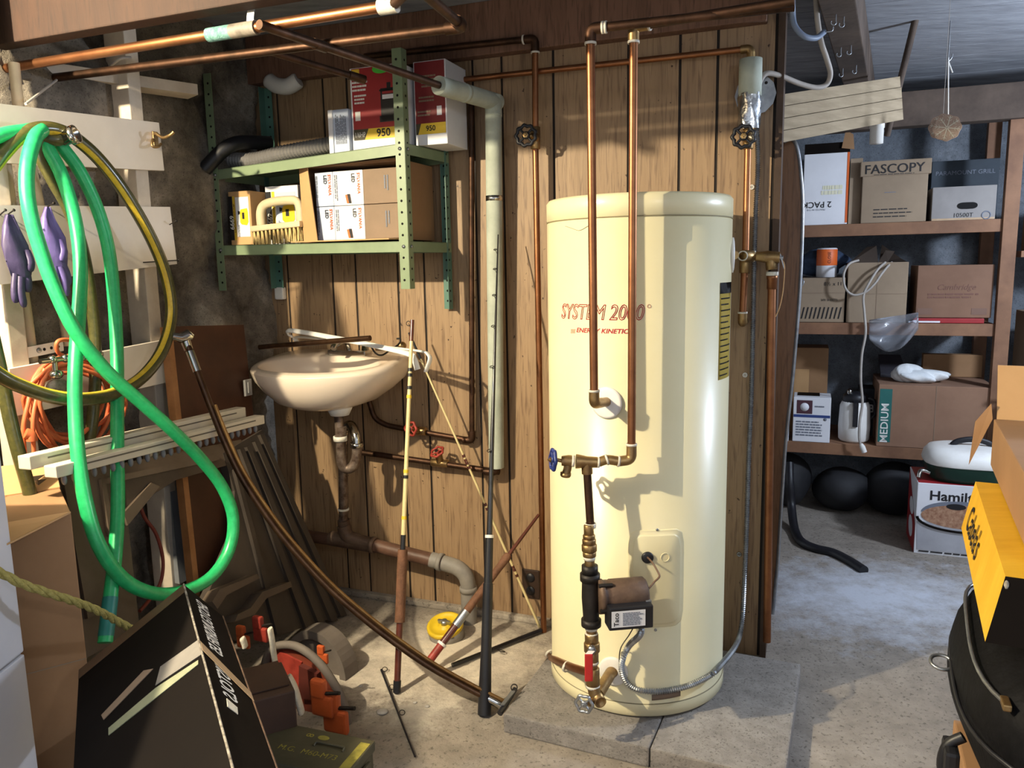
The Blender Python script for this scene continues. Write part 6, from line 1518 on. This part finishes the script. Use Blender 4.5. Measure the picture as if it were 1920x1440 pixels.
t.add('zip', MB().tube(zp, .003, 8), STEEL, None, b); zz = zp[-1]; t.add('zip_pull', MB().box(zz, ax_*.026, px_*.010, UP*.009, .002), BRASS, None, b)
pl = [rings[i][16]-px_*.006+UP*.0 for i in range(4, NR-1)]
t.add('piping', MB().tube([p-UP*.04 for p in pl], .003, 8), BLK, None, b)
sq = rings[9][18]
t.add('strap_ring', MB().torus(sq-px_*.012+UP*.01, UP+ax_*.3, .016, .0028, 18, 8), STEEL, None, b)
sq = rings[13][20]
t.add('strap_buckle', MB().box(sq-px_*.02-UP*.05, ax_*.05, px_*.02, UP*.07, .006).tube(cat([sq-px_*.005, sq-px_*.025-UP*.02, sq-px_*.028-UP*.06, sq-px_*.005-UP*.09], 5), .008, 8), BLK, None, b)
t.done()
bl_ = FL.lerp(NL, .25)+px_*.02
t = T('torn_carton', 'torn brown cardboard box standing under the black bag at the right edge', 'box')
cz = botz-.003
q = V((bl_.x, bl_.y, 0))
t.add('carton', MB().box(q+ax_*.3+px_*.28+UP*cz/2, ax_*.6, px_*.56, UP*cz, .003), CARD)
mb = MB(); mb.prism([q-px_*.004+ax_*.06+UP*.02, q-px_*.006+ax_*.2+UP*.02, q-px_*.006+ax_*.14+UP*.3, q-px_*.012+ax_*.03+UP*.36, q-px_*.02+ax_*.0+UP*.34, q-px_*.006+ax_*.08+UP*.22], -px_*.004)
t.add('torn_flap', mb, CARDL)
mb = MB()
for k in range(5): mb.tube(cat([q-px_*.002+ax_*(.12+.09*k)+UP*(.02+.1*j+.0) + ax_*.02*math.sin(2.3*j+k) for j in range(5)], 4), .003, 5)
t.add('wrinkles', mb, PAPD); t.done()
# big open carton above
Q = Z(1857, 872, B_.z+.003)
hq = PLN(1867, 786, Q, -ab).z-Q.z
t = T('open_carton', 'large open brown carton with raised flap at the right edge above the yellow carton', 'box')
wq = .55
t.add('carton', MB().box(Q-ab*.28+rv*.27+UP*hq/2, ab*.56, rv*.54, UP*hq, .002), CARD)
t.add('flap', MB().prism([Q+UP*hq+rv*.005, Q+UP*hq+rv*.40, Q+UP*(hq+.10)+rv*.40+ab*.05, Q+UP*(hq+.10)+rv*.005+ab*.05], ab*.004), CARDL)
t.add('side_flap', MB().prism([Q+UP*hq-rv*.002, Q+UP*(hq-.10)-rv*.035+ab*.02, Q+UP*(hq-.01)-rv*.03+ab*.01, Q+UP*(hq+.03)-rv*.006], ab*.004), CARD); t.done()
t = T('torn_carton', 'tall plain brown carton holding up the black bag and open carton, mostly hidden', 'box') if False else None
# far right shelf bits
t = T('wooden_shelf', 'second wooden shelf rack at the right picture edge behind the open carton', 'shelf rack')
for z in (.79, 1.38): t.add('shelf_board', MB().box(WF(3.16, OF-.2, z-.015), WX*.84, WN*.4, UP*.03, .002), PINE)
for s in (2.76, 3.56): t.add('post', MB().box(WF(s, OF-.385, 1.03), WX*.05, WN*.05, UP*2.06, .002), PINE)
t.done()
one('brown_carton', 'brown carton on the second rack at the right picture edge', 'box', MB().box(WF(2.98, OF-.16, .79+.15), WX*.36, WN*.26, UP*.295, .003), CARDG)
one('brown_carton', 'small brown carton on the upper board of the second rack at the right picture edge', 'box', MB().box(WF(2.98, OF-.16, 1.38+.11), WX*.36, WN*.26, UP*.215, .003), CARD)
q = PS(1912, 740, .12); c_ = wc(q)
t = T('camouflage_bag', 'pale green patterned bag standing between the rack and the open carton', 'bag')
t.add('body', MB().ball(WF(c_[0]+.05, OF+.16, .40), WX*.13, WN*.10, UP*.385, 20, 14, 0, lambda a, b: 1+.05*math.sin(18*a+7*b)), PLANTG); t.add('top_seam', MB().tube([WF(c_[0]-.02, OF+.16, .783), WF(c_[0]+.12, OF+.16, .783)], .008, 8), PLANTG); t.done()

# ================================================================ CAMERA, LAMPS, WORLD
cam = bpy.data.cameras.new('camera'); co = bpy.data.objects.new('camera', cam); COL.objects.link(co)
cam.sensor_fit = 'HORIZONTAL'; cam.sensor_width = 36; cam.lens = F/1920*36; cam.clip_start = .02; cam.clip_end = 50
lr, lu, fw = V((1, 0, 0)), V((0, math.sin(PIT), math.cos(PIT))), V((0, math.cos(PIT), -math.sin(PIT)))
X = lr*math.cos(ROL)-lu*math.sin(ROL); Yv = lr*math.sin(ROL)+lu*math.cos(ROL); Zv = -fw
co.matrix_world = Matrix(((X.x, Yv.x, Zv.x, 0), (X.y, Yv.y, Zv.y, 0), (X.z, Yv.z, Zv.z, ZC), (0, 0, 0, 1)))
SC.camera = co
def lamp(name, loc, energy, col, radius):
    l = bpy.data.lights.new(name, 'POINT'); l.energy = energy; l.color = col; l.shadow_soft_size = radius
    o = bpy.data.objects.new(name, l); o.location = loc; COL.objects.link(o); return o
lamp('warm_bulb', (-1.62, 1.12, 2.10), 190, (1.0, .86, .60), .02)
lamp('cool_tube', (2.6, 2.3, 1.74), 75, (.72, .83, 1.0), .08)
lamp('fill_behind', (1.0, -.5, 1.95), 13, (.94, .96, 1.0), .07)  # added fill light behind the camera, no bulb known there
w = bpy.data.worlds.new('world'); SC.world = w; w.use_nodes = True
w.node_tree.nodes['Background'].inputs[0].default_value = (.80, .88, 1.0, 1); w.node_tree.nodes['Background'].inputs[1].default_value = .5
SC.view_settings.view_transform = 'Standard'; SC.view_settings.look = 'None'; SC.view_settings.gamma = 1; SC.view_settings.use_curve_mapping = False
SC.view_settings.exposure = .85
